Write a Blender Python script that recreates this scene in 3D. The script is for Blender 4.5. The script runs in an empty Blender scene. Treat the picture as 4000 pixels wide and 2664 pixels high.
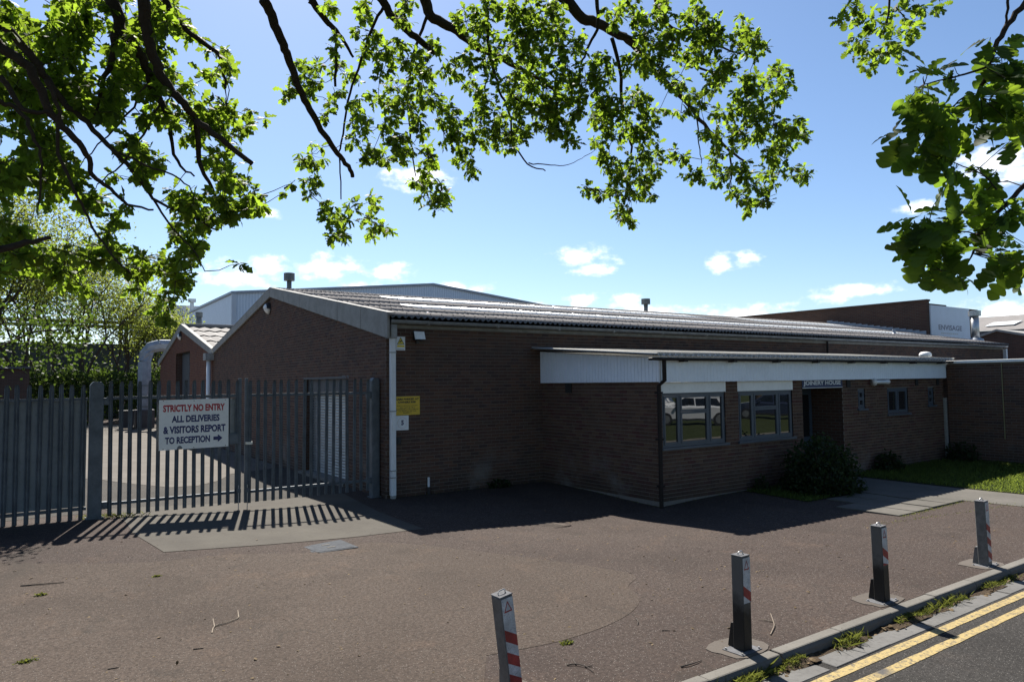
import bpy, bmesh, math, random
import numpy as np
from mathutils import Vector, Matrix
from mathutils import noise as mnoise
random.seed(7); rng = np.random.default_rng(7)
S = bpy.context.scene
COL = S.collection
PI = math.pi
# ------------------------------------------------------------------ camera (solved from the two wall vanishing points)
FPX = 2773.0; CXY = (2000.0, 1332.0)
def _d(p):
    v = np.array([(p[0]-CXY[0])/FPX, (p[1]-CXY[1])/FPX, 1.0]); return v/np.linalg.norm(v)
_ex = _d((6050, 1441)); _ey = _d((96, 1516)); _ey = _ey-_ex*(_ex@_ey); _ey /= np.linalg.norm(_ey); _ez = np.cross(_ex, _ey)
RW = np.stack([_ex, _ey, _ez], 1)            # camera = RW @ world   (x right, y down, z forward)
CAM = np.array([-6.204, -13.685, 2.365])
def ray(px, py): return RW.T @ np.array([(px-CXY[0])/FPX, (py-CXY[1])/FPX, 1.0])
def at_depth(px, py, d): return CAM + ray(px, py)*d            # d metres along the view axis
def on_z(px, py, z=0.0):
    r = ray(px, py); return CAM + r*((z-CAM[2])/r[2])
def on_y(px, py, y):
    r = ray(px, py); return CAM + r*((y-CAM[1])/r[1])
def on_x(px, py, x):
    r = ray(px, py); return CAM + r*((x-CAM[0])/r[0])
cd = bpy.data.cameras.new('camera'); cam = bpy.data.objects.new('camera', cd); COL.objects.link(cam)
cd.sensor_width = 36; cd.lens = FPX/4000*36; cd.clip_start = 0.05; cd.clip_end = 4000
m = Matrix.Identity(4)
for i in range(3):
    m[i][0] = RW[0, i]; m[i][1] = -RW[1, i]; m[i][2] = -RW[2, i]; m[i][3] = CAM[i]
cam.matrix_world = m; S.camera = cam
# ------------------------------------------------------------------ sky, clouds, sun, exposure
SUN_AZ = math.radians(16.0); SUN_EL = math.radians(48.0)
SKY_STRENGTH = 0.055; SUN_STRENGTH = 4.6; EXPOSURE = 1.4
W = bpy.data.worlds.new('World'); S.world = W; W.use_nodes = True
nt = W.node_tree; N = nt.nodes; Lk = nt.links; N.clear()
def nn(t, **k):
    n = N.new(t)
    for a, b in k.items(): setattr(n, a, b)
    return n
sky = nn('ShaderNodeTexSky', sky_type='NISHITA', sun_disc=False, sun_elevation=SUN_EL, sun_rotation=SUN_AZ,
         altitude=60, air_density=1.0, dust_density=0.45, ozone_density=5.0)
tc = nn('ShaderNodeTexCoord'); sep = nn('ShaderNodeSeparateXYZ'); Lk.new(tc.outputs['Generated'], sep.inputs[0])
az = nn('ShaderNodeMath', operation='ARCTAN2'); Lk.new(sep.outputs[0], az.inputs[0]); Lk.new(sep.outputs[1], az.inputs[1])
el = nn('ShaderNodeMath', operation='ARCSINE'); Lk.new(sep.outputs[2], el.inputs[0])
ae = nn('ShaderNodeCombineXYZ'); Lk.new(az.outputs[0], ae.inputs[0]); Lk.new(el.outputs[0], ae.inputs[1])
CLOUDS = [(27.1,16.3,2.6,1.0),(40.2,9.9,2.3,.95),(41.3,9.0,1.6,.6),(50.7,9.0,1.2,.75),(53.0,9.2,1.0,.6),(60.6,6.3,2.4,.55),(58.6,5.9,1.3,.45),(13.2,8.2,2.6,1.0),(15.5,9.2,1.5,.8),
          (20.0,9.0,2.6,1.0),(24.6,8.8,2.0,.8),(22.5,7.4,2.2,.7),(40.2,6.4,1.2,.7),(43.5,6.3,1.5,.8),(45,5.4,3.0,.6),(64.6,11.8,1.5,.45),
          (69.4,14.2,3.0,1.1),(72,13,3,1.0),(69.8,4.2,3.6,.9),(73,5.0,3.4,.9),(15.2,13,1.0,.4),(52.5,5.1,3.2,.7),(49,4.6,2.6,.5),(30,7.6,2.2,.5),(35,6.2,2.4,.5),(64,4.4,2.4,.6)]
_r = random.Random(3)
for _ in range(16):                                        # the same scattered low cumulus goes on round the rest of the sky
    CLOUDS.append((_r.uniform(80, 350), _r.uniform(5, 17), _r.uniform(1.5, 3.5), _r.uniform(.6, 1.1)))
prev = None
for (a, e, wa, he) in CLOUDS:
    if a > 180: a -= 360
    s = nn('ShaderNodeVectorMath', operation='SUBTRACT'); Lk.new(ae.outputs[0], s.inputs[0]); s.inputs[1].default_value = (math.radians(a), math.radians(e), 0)
    q = nn('ShaderNodeVectorMath', operation='MULTIPLY'); Lk.new(s.outputs[0], q.inputs[0]); q.inputs[1].default_value = (1/math.radians(wa*1.2), 1/math.radians(he*1.1), 0)
    l = nn('ShaderNodeVectorMath', operation='LENGTH'); Lk.new(q.outputs[0], l.inputs[0])
    if prev is None: prev = l.outputs['Value']
    else:
        mn = nn('ShaderNodeMath', operation='SMOOTH_MIN'); mn.inputs[2].default_value = .25; Lk.new(prev, mn.inputs[0]); Lk.new(l.outputs['Value'], mn.inputs[1]); prev = mn.outputs[0]
sc = nn('ShaderNodeVectorMath', operation='MULTIPLY'); sc.inputs[1].default_value = (1, 1.7, 1); Lk.new(ae.outputs[0], sc.inputs[0])
nz = nn('ShaderNodeTexNoise'); nz.inputs['Scale'].default_value = 34; nz.inputs['Detail'].default_value = 7; nz.inputs['Roughness'].default_value = .58; Lk.new(sc.outputs[0], nz.inputs['Vector'])
t1 = nn('ShaderNodeMath', operation='MULTIPLY_ADD'); t1.inputs[1].default_value = 2.9; t1.inputs[2].default_value = -0.35; Lk.new(nz.outputs['Fac'], t1.inputs[0])
t2 = nn('ShaderNodeMath', operation='SUBTRACT'); Lk.new(t1.outputs[0], t2.inputs[0]); Lk.new(prev, t2.inputs[1])
mr = nn('ShaderNodeMapRange', interpolation_type='SMOOTHSTEP'); mr.inputs['From Min'].default_value = 0.0; mr.inputs['From Max'].default_value = 1.25; mr.inputs['To Max'].default_value = .92; Lk.new(t2.outputs[0], mr.inputs['Value'])
cloudc = nn('ShaderNodeMix', data_type='RGBA'); cloudc.inputs['A'].default_value = (9.5, 9.9, 10.6, 1); cloudc.inputs['B'].default_value = (14.5, 14.6, 14.8, 1); Lk.new(mr.outputs[0], cloudc.inputs['Factor'])
mx = nn('ShaderNodeMix', data_type='RGBA'); Lk.new(mr.outputs[0], mx.inputs['Factor']); Lk.new(sky.outputs[0], mx.inputs['A']); Lk.new(cloudc.outputs['Result'], mx.inputs['B'])
bg = nn('ShaderNodeBackground'); bg.inputs['Strength'].default_value = SKY_STRENGTH; Lk.new(mx.outputs['Result'], bg.inputs['Color'])
wo = nn('ShaderNodeOutputWorld'); Lk.new(bg.outputs[0], wo.inputs['Surface'])
sl = bpy.data.lights.new('sun', 'SUN'); sl.energy = SUN_STRENGTH; sl.angle = math.radians(.53); sl.color = (1, .945, .86)
so = bpy.data.objects.new('sun', sl); COL.objects.link(so)
SD = Vector((math.sin(SUN_AZ)*math.cos(SUN_EL), math.cos(SUN_AZ)*math.cos(SUN_EL), math.sin(SUN_EL)))
so.rotation_euler = SD.to_track_quat('Z', 'Y').to_euler(); so.location = (0, 0, 30)
vs = S.view_settings; vs.view_transform = 'Standard'; vs.look = 'None'; vs.exposure = EXPOSURE; vs.gamma = 1; vs.use_curve_mapping = False

# ------------------------------------------------------------------ materials
M = {}
class NT:
    """small helper round a node tree"""
    def __init__(s, name):
        s.m = bpy.data.materials.new(name); s.m.use_nodes = True; s.t = s.m.node_tree; s.n = s.t.nodes; s.n.clear()
        s.out = s.n.new('ShaderNodeOutputMaterial'); s._obj = None; M[name] = s.m
    def add(s, t, ins=None, **k):
        n = s.n.new(t)
        for a, b in k.items(): setattr(n, a, b)
        for a, b in (ins or {}).items(): s.set(n.inputs[a], b)
        return n
    def set(s, i, v):
        if isinstance(v, bpy.types.NodeSocket): s.t.links.new(v, i)
        else: i.default_value = v
    def obj(s):
        if s._obj is None: s._obj = s.n.new('ShaderNodeTexCoord').outputs['Object']
        return s._obj
    def pos(s): return s.n.new('ShaderNodeNewGeometry').outputs['Position']
    def island(s): return s.n.new('ShaderNodeNewGeometry').outputs['Random Per Island']
    def orand(s): return s.n.new('ShaderNodeObjectInfo').outputs['Random']
    def noise(s, vec, scale, detail=4, rough=.55): return s.add('ShaderNodeTexNoise', {'Vector': vec, 'Scale': scale, 'Detail': detail, 'Roughness': rough}).outputs['Fac']
    def math(s, op, a, b=0.0, c=None):
        d = {0: a, 1: b}
        if c is not None: d[2] = c
        return s.add('ShaderNodeMath', d, operation=op).outputs[0]
    def ramp(s, f, stops, interp='LINEAR'):
        r = s.n.new('ShaderNodeValToRGB'); s.t.links.new(f, r.inputs[0]); c = r.color_ramp; c.interpolation = interp
        while len(c.elements) < len(stops): c.elements.new(.5)
        for e_, (p, col) in zip(c.elements, stops): e_.position = p; e_.color = (*col, 1) if len(col) == 3 else col
        return r.outputs['Color']
    def mix(s, f, a, b, blend='MIX'):
        n = s.n.new('ShaderNodeMix'); n.data_type = 'RGBA'; n.blend_type = blend
        s.set(n.inputs['Factor'], f)
        s.set(n.inputs['A'], (*a, 1) if isinstance(a, tuple) and len(a) == 3 else a)
        s.set(n.inputs['B'], (*b, 1) if isinstance(b, tuple) and len(b) == 3 else b)
        return n.outputs['Result']
    def step(s, v, lo, hi): return s.add('ShaderNodeMapRange', {'Value': v, 'From Min': lo, 'From Max': hi}).outputs[0]
    def bump(s, h, strength=.3, dist=.01): return s.add('ShaderNodeBump', {'Height': h, 'Strength': strength, 'Distance': dist}).outputs[0]
    def bsdf(s, color, rough=.7, metal=0.0, normal=None, spec=.5, **k):
        b = s.n.new('ShaderNodeBsdfPrincipled')
        s.set(b.inputs['Base Color'], (*color, 1) if isinstance(color, tuple) and len(color) == 3 else color)
        s.set(b.inputs['Roughness'], rough); s.set(b.inputs['Metallic'], metal); s.set(b.inputs['Specular IOR Level'], spec)
        if normal is not None: s.set(b.inputs['Normal'], normal)
        for a, v in k.items(): s.set(b.inputs[a], v)
        s.t.links.new(b.outputs[0], s.out.inputs['Surface']); return b
    def surf(s, sh): s.t.links.new(sh, s.out.inputs['Surface'])

def simple(name, col, rough=.6, metal=0.0, var=.12, scale=6.0, dirt=0.25, bump=0.0, spec=.5):
    """painted / plain surface with uneven tone, grime and fine relief"""
    t = NT(name); p = t.pos()
    n1 = t.noise(p, scale, 5, .6); n2 = t.noise(p, scale*7, 3)
    c = t.mix(t.step(n1, .35, .7), tuple(x*(1-var) for x in col), tuple(min(1, x*(1+var)) for x in col))
    c = t.mix(t.math('MULTIPLY', t.step(n2, .52, .72), dirt), c, tuple(x*.35+.01 for x in col))
    r = t.math('MULTIPLY_ADD', n2, .25, rough-.12)
    t.bsdf(c, r, metal, t.bump(n2, bump, .004) if bump else None, spec)
    return t.m

def brick_material(name, cols, stain=.5):
    t = NT(name); p = t.pos()
    rnd = t.math('FRACT', t.math('ADD', t.math('MULTIPLY', t.island(), 7.31), t.math('MULTIPLY', t.orand(), 13.7)))
    c = t.ramp(rnd, [(i/(len(cols)-1)*.999, q) for i, q in enumerate(cols)])
    big = t.noise(p, .9, 4, .6); fine = t.noise(p, 60, 4, .7); mid = t.noise(p, 9, 3)
    c = t.mix(t.math('MULTIPLY', t.step(fine, .4, .75), .45), c, (.045, .03, .028))
    c = t.mix(t.math('MULTIPLY', t.step(big, .5, .75), stain), c, (.05, .042, .034))
    c = t.mix(t.math('MULTIPLY', t.step(mid, .58, .8), .25), c, (.23, .19, .155))
    zs = t.add('ShaderNodeSeparateXYZ', {0: p}).outputs[2]
    damp = t.step(t.math('ADD', zs, t.math('MULTIPLY', t.noise(p, 1.6, 4), .9)), .95, .45); c = t.mix(t.math('MULTIPLY', damp, .45), c, (.03,.028,.022))
    bloom = t.math('MULTIPLY', t.step(t.noise(p, .7, 5, .6), .58, .7), t.step(zs, 1.1, .2)); c = t.mix(t.math('MULTIPLY', bloom, t.math('MULTIPLY', fine, .7)), c, (.3,.29,.27))
    t.bsdf(c, .92, 0, t.bump(fine, .35, .004), .2)
    return t.m
brick_material('brick_brown', [(0.085,0.047,0.036), (0.109,0.062,0.047), (0.133,0.072,0.049), (0.096,0.060,0.049), (0.073,0.047,0.042), (0.121,0.066,0.047), (0.100,0.069,0.053), (0.137,0.079,0.056)])
brick_material('brick_annex', [(0.092,0.053,0.036), (0.121,0.072,0.048), (0.133,0.081,0.053), (0.081,0.046,0.036), (0.109,0.069,0.048), (0.096,0.040,0.034), (0.125,0.077,0.053)], .35)
brick_material('brick_red', [(0.140,0.055,0.035), (0.168,0.069,0.043), (0.126,0.052,0.038), (0.154,0.070,0.048), (0.182,0.077,0.049)], .3)
t = NT('mortar'); p = t.pos(); t.bsdf(t.mix(t.noise(p, 25, 5), (0.130,0.116,0.101), (0.235,0.212,0.188)), .95, 0, t.bump(t.noise(p, 120, 3), .4, .004), .1)
# distant brickwork, too small to pick apart
def far_brick(name, a, b, rot=0):
    t = NT(name); sp_ = t.add('ShaderNodeSeparateXYZ', {0: t.pos()}); mp = t.add('ShaderNodeCombineXYZ', {0: sp_.outputs[rot], 1: sp_.outputs[2]})
    br = t.add('ShaderNodeTexBrick', {'Vector': mp.outputs[0], 'Color1': (*a, 1), 'Color2': (*b, 1), 'Mortar': (.1,.09,.08, 1), 'Scale': 1.0, 'Mortar Size': .008, 'Brick Width': .225, 'Row Height': .075, 'Bias': -.2})
    c = t.mix(t.math('MULTIPLY', t.step(t.noise(t.pos(), 1.2, 5), .45, .75), .5), br.outputs['Color'], (.05,.04,.035)); t.bsdf(c, .95, 0, None, .1)
far_brick('far_brick_x', (.095,.052,.038), (.065,.039,.031), 1)      # walls facing -X
far_brick('far_brick_y', (.095,.052,.038), (.065,.039,.031), 0)         # walls facing -Y

def asphalt(name, lo, hi, patch, chips=.5, rough=.85, gscale=1.0):
    t = NT(name); p = t.pos()
    big = t.noise(p, .22, 5, .6); mid = t.noise(p, 2.3, 5, .65); fin = t.noise(p, 38*gscale, 5, .75); vf = t.noise(p, 170*gscale, 3, .8)
    c = t.mix(t.step(big, .35, .68), lo, hi)
    c = t.mix(t.math('MULTIPLY', t.step(mid, .5, .74), .5), c, patch)
    pb_ = t.noise(p, .55, 6, .6); pc_ = t.noise(p, 1.4, 5, .6)
    c = t.mix(t.math('MULTIPLY', t.step(pb_, .52, .6), .4), c, tuple(x*.6 for x in lo)); c = t.mix(t.math('MULTIPLY', t.step(pc_, .56, .68), .45), c, (hi[0]*1.25, hi[1]*1.12, hi[2]*1.0))
    oil = t.add('ShaderNodeTexVoronoi', {'Vector': p, 'Scale': .55}); c = t.mix(t.math('MULTIPLY', t.step(t.math('ADD', oil.outputs['Distance'], t.math('MULTIPLY', mid, .35)), .36, .22), .45), c, tuple(x*.45 for x in lo))
    c = t.mix(t.step(fin, .36, .6), tuple(x*.48 for x in lo), c)
    c = t.mix(t.math('MULTIPLY', t.step(vf, .56, .72), .45), c, tuple(min(1, x*1.9) for x in hi))
    vo = t.add('ShaderNodeTexVoronoi', {'Vector': p, 'Scale': 150*gscale}); sepc = t.add('ShaderNodeSeparateColor', {'Color': vo.outputs['Color']})
    chip = t.math('MULTIPLY', t.step(sepc.outputs[0], .9, .93), t.step(vo.outputs['Distance'], .45, .3))
    c = t.mix(t.math('MULTIPLY', chip, chips), c, (.26, .245, .225))
    dk = t.math('MULTIPLY', t.step(sepc.outputs[1], .84, .9), t.step(vo.outputs['Distance'], .5, .3)); c = t.mix(t.math('MULTIPLY', dk, .7), c, (.03,.027,.025))
    crack = t.add('ShaderNodeTexVoronoi', {'Vector': t.add('ShaderNodeVectorMath', {0: p, 1: t.add('ShaderNodeVectorMath', {0: t.add('ShaderNodeTexNoise', {'Vector': p, 'Scale': 2.0, 'Detail': 5.0}).outputs['Color'], 1: (.9, .9, 0)}, operation='MULTIPLY').outputs[0]}, operation='ADD').outputs[0], 'Scale': .42}, feature='DISTANCE_TO_EDGE')
    cm = t.math('MULTIPLY', t.step(crack.outputs['Distance'], .012, .002), t.step(mid, .45, .6)); c = t.mix(t.math('MULTIPLY', cm, .55), c, (.035,.03,.026))
    h = t.math('ADD', t.math('MULTIPLY', fin, .7), t.math('MULTIPLY', vf, .6))
    t.bsdf(c, .95, 0, t.bump(h, .5, .012), .12)
asphalt('forecourt_tarmac', (0.053,0.040,0.035), (0.075,0.058,0.049), (0.056,0.040,0.031), .7, gscale=.7)
asphalt('smooth_tarmac', (0.065,0.050,0.041), (0.086,0.067,0.055), (0.067,0.050,0.039), .6, gscale=.75)
asphalt('yard_tarmac', (0.055,0.052,0.046), (0.074,0.068,0.061), (0.046,0.041,0.038), .5)
asphalt('road_tarmac', (0.035,0.033,0.031), (0.056,0.052,0.049), (0.030,0.028,0.026), .7, gscale=.8)
def concrete(name, a, b, line=False):
    t = NT(name); p = t.pos(); n1 = t.noise(p, 1.1, 6, .65); n2 = t.noise(p, 45, 4, .7); n3 = t.noise(p, 7, 4)
    c = t.mix(t.step(n1, .35, .7), a, b); c = t.mix(t.math('MULTIPLY', t.step(n2, .5, .75), .35), c, tuple(x*.5 for x in a)); c = t.mix(t.math('MULTIPLY', t.step(n3, .58, .75), .35), c, tuple(x*.62 for x in a))
    h = n2
    t.bsdf(c, .95, 0, t.bump(h, .35, .008), .12)
concrete('apron_concrete', (0.069,0.063,0.055), (0.090,0.083,0.071)); concrete('yard_concrete', (0.105,0.096,0.084), (0.138,0.126,0.111)); concrete('kerb_concrete', (.115,.108,.097), (.165,.156,.14))
concrete('slab_concrete', (0.085,0.081,0.071), (0.122,0.113,0.101)); concrete('pad_concrete', (0.079,0.069,0.059), (0.108,0.094,0.083)); concrete('sill_concrete', (0.141,0.136,0.125), (0.186,0.178,0.163))
simple('channel_block', (.095,.092,.087), .85, 0, .15, 3, .4, .2)
t = NT('soil'); p = t.pos(); t.bsdf(t.mix(t.noise(p, 12, 6, .7), (.035,.025,.017), (.1,.075,.05)), .98, 0, t.bump(t.noise(p, 40, 5, .8), 1, .02), .1)
t = NT('turf'); p = t.pos(); t.bsdf(t.mix(t.noise(p, 3, 6, .7), (.022,.032,.01), (.045,.055,.018)), .95, 0, t.bump(t.noise(p, 60, 4, .8), 1, .03), .1)
# worn yellow line paint
t = NT('yellow_paint'); p = t.pos(); w = t.step(t.noise(p, 28, 6, .75), .36, .52); big = t.step(t.noise(p, 2.2, 4), .28, .4)
t.bsdf(t.mix(t.math('MULTIPLY', w, big), (.065,.06,.056), t.mix(t.noise(p, 60, 3), (.27,.2,.075), (.36,.275,.12))), .8, 0, t.bump(t.noise(p, 90, 3), .4, .006), .3)
# corrugated asbestos-cement sheet, weathered with lichen
t = NT('roof_cement'); p = t.pos(); r = t.orand(); n1 = t.noise(p, 2.5, 5, .65); n2 = t.noise(p, 22, 4, .7)
c = t.mix(t.step(n1, .35, .7), (.17,.16,.154), (.235,.222,.213)); c = t.mix(t.math('MULTIPLY', r, .3), c, (.15,.141,.134)); c = t.mix(t.math('MULTIPLY', t.step(n2, .6, .72), .6), c, (.055,.052,.045)); c = t.mix(t.math('MULTIPLY', t.step(t.noise(p, 30, 3), .66, .74), .7), c, (.45,.44,.4))
t.bsdf(c, .92, 0, t.bump(n2, .4, .006), .15)
t = NT('rooflight_sheet'); p = t.pos(); n2 = t.noise(p, 18, 4); t.bsdf(t.mix(n2, (.62,.62,.58), (.78,.78,.74)), .3, 0, t.bump(n2, .15, .004), .6)
t = NT('pale_roof_sheet'); p = t.pos(); r = t.orand(); n2 = t.noise(p, 12, 4); t.bsdf(t.mix(t.math('MULTIPLY', r, .8), t.mix(n2, (.2,.19,.18), (.27,.26,.245)), (.15,.14,.13)), .8, 0, None, .15)
simple('barge_cement', (.27,.265,.245), .85, 0, .14, 4, .3, .2); simple('gutter_grey', (.28,.285,.28), .55, 0, .25, 5, .55); simple('soffit_grey', (.24,.235,.215), .85, 0, .2, 6, .5)
simple('white_pvc', (.7,.72,.74), .4, 0, .06, 3, .12); simple('white_cladding', (.82,.88,.96), .42, 0, .04, 2, .08); simple('white_panel', (.86,.85,.8), .5, 0, .05, 2, .12)
simple('brown_pvc', (.018,.013,.012), .6, 0, .2, 5, .2, 0, .2); simple('black_plastic', (.018,.018,.019), .45); simple('vent_dark', (.02,.018,.016), .8)
simple('window_frame', (.075,.09,.112), .45, 0, .08, 4, .2); simple('door_blue', (.045,.062,.085), .45, 0, .1, 4, .2)
t = NT('bollard_sooty'); p = t.pos(); sx = t.add('ShaderNodeSeparateXYZ', {0: t.obj()}); nzz = t.noise(p, 9, 5, .65)
soot = t.step(t.math('ADD', sx.outputs[2], t.math('MULTIPLY', nzz, .3)), .66, .48)
t.bsdf(t.mix(soot, t.mix(nzz, (.075,.073,.07), (.12,.118,.114)), (.01,.009,.008)), t.math('MULTIPLY_ADD', nzz, .3, .45), .1, t.bump(t.noise(p, 60, 3), .2, .003), .4)
simple('galvanised', (.17,.185,.205), .5, .55, .2, 5, .35, .05); simple('gate_steel', (.1,.115,.13), .55, .4, .25, 4, .3, .05)
simple('infill_sheet', (.2,.225,.245), .55, .1, .1, 2, .25); simple('duct_steel', (.26,.29,.33), .6, .2, .18, 3, .2); simple('stainless', (.5,.5,.49), .38, .85, .2, 30, .35); simple('cap_metal', (.12,.122,.13), .9, 0, .25, 40, .4, 0, .08)
simple('shutter_steel', (.36,.37,.37), .4, .6, .1, 5, .12); simple('flue_grey', (.16,.175,.17), .6, .2, .2, 5, .3); simple('lead_grey', (.3,.33,.37), .5, .3, .15, 5, .2)
simple('grey_cladding', (.48,.52,.57), .5, 0, .04, 1.5, .05); simple('blue_grey_cladding', (.66,.72,.78), .5, 0, .04, 1.5, .05); simple('wall_dark', (.07,.078,.075), .8); simple('dark_steel', (.07,.072,.08), .6, .2)
simple('sign_white', (.74,.73,.69), .5, 0, .05, 3, .16); simple('sign_red', (.4,.03,.04), .6, 0, .15, 9, .2); simple('sign_navy', (.028,.036,.12), .6, 0, .2, 9, .1); simple('sign_black', (.012,.012,.014), .5)
simple('sign_yellow', (.66,.45,.035), .45, 0, .05, 4, .12); simple('cctv_yellow', (.7,.56,.05), .45, 0, .04, 4, .05); simple('plate_white', (.76,.78,.79), .45, 0, .04, 4, .08); simple('ring_pink', (.62,.5,.52), .5)
simple('house_blue', (.02,.035,.1), .4, 0, .1, 4, .08); simple('letter_white', (.75,.76,.76), .5); simple('sticker_grey', (.3,.31,.38), .5); simple('envisage_white', (.55,.61,.68), .45, 0, .04, 2, .06); simple('lettering_grey', (.16,.17,.22), .5); simple('lettering_pale', (.45,.46,.44), .5)
simple('chevron_white', (.42,.43,.45), .6, 0, .25, 14, .8); simple('chevron_red', (.26,.025,.022), .6, 0, .35, 14, .7); simple('gas_yellow', (.22,.2,.1), .7); simple('lens_white', (.78,.78,.76), .25)
simple('manhole_steel', (.075,.08,.088), .95, .0, .2, 20, .4, .3, .06); simple('manhole_rust', (.1,.083,.072), .95, .0, .2, 15, .4, .3, .06); simple('twig_bark', (.2,.16,.12), .9, 0, .3, 60, .3); simple('twig_dark', (.05,.04,.032), .9, 0, .3, 60, .3)
simple('bollard_paint', (.12,.122,.122), .5, .1, .25, 12, .35, .05)
t = NT('bark'); p = t.pos(); n1 = t.noise(p, 30, 5, .7); t.bsdf(t.mix(n1, (.028,.021,.016), (.09,.07,.055)), .95, 0, t.bump(n1, 1, .02), .15)
t = NT('window_glass'); t.bsdf(t.mix(t.noise(t.pos(), .8, 2), (.006,.008,.01), (.014,.017,.02)), .015, 0, t.bump(t.noise(t.pos(), .9, 2), .04, .05), .5, **{'IOR': 2.1})
t = NT('car_glass'); t.bsdf((.01, .012, .014), .03, 0, None, .5, **{'IOR': 1.6})
simple('tyre', (.02,.02,.02), .85); simple('alloy', (.5,.5,.51), .3, .8); simple('plastic_trim', (.03,.03,.032), .6); simple('lamp_clear', (.6,.6,.62), .1)
def carpaint(name, c):
    t = NT(name); t.bsdf(c, .35, .1, None, .5, **{'Coat Weight': .8, 'Coat Roughness': .05})
carpaint('paint_silver', (.7, .72, .74)); carpaint('paint_blue', (.025, .035, .07)); carpaint('paint_white', (.75, .76, .76))
def leafmat(name, d, tr, amount=.5, rough=.6, hue=.35):
    t = NT(name); r = t.math('FRACT', t.math('ADD', t.math('MULTIPLY', t.island(), 5.3), t.math('MULTIPLY', t.orand(), 9.1)))
    dc = t.mix(r, tuple(x*(1-hue) for x in d), tuple(x*(1+hue) for x in d)); tcx = t.mix(r, tuple(x*(1-hue) for x in tr), tuple(min(.95, x*(1+hue)) for x in tr))
    b = t.n.new('ShaderNodeBsdfPrincipled'); t.set(b.inputs['Base Color'], dc); b.inputs['Roughness'].default_value = rough; b.inputs['Specular IOR Level'].default_value = .2
    tl = t.n.new('ShaderNodeBsdfTranslucent'); t.set(tl.inputs['Color'], tcx)
    mxs = t.n.new('ShaderNodeMixShader'); mxs.inputs[0].default_value = amount; t.t.links.new(b.outputs[0], mxs.inputs[1]); t.t.links.new(tl.outputs[0], mxs.inputs[2]); t.surf(mxs.outputs[0])
leafmat('oak_leaf', (.04,.07,.014), (.27,.4,.03), .5); leafmat('near_leaf', (.035,.065,.014), (.22,.36,.03), .45)
leafmat('shade_leaf', (.03,.036,.022), (.03,.036,.015), .2); leafmat('annex_sheet', (.5,.49,.45), (.7,.68,.62), .5, .5, .08); leafmat('maple_leaf', (.075,.085,.022), (.3,.36,.06), .5, .6); leafmat('hedge_leaf', (.03,.05,.014), (.1,.16,.02), .35, .6); leafmat('shrub_leaf', (.02,.034,.011), (.05,.08,.015), .3, .6)  # shade_leaf: dull leaf of the added light-blocking crowns, cuts green bounce
leafmat('grass_blade', (.05,.078,.018), (.2,.26,.04), .45, .7); leafmat('weed_blade', (.05,.062,.016), (.17,.19,.035), .45, .7); leafmat('dry_leaf', (.12,.085,.045), (.15,.1,.05), .2, .8)

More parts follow.
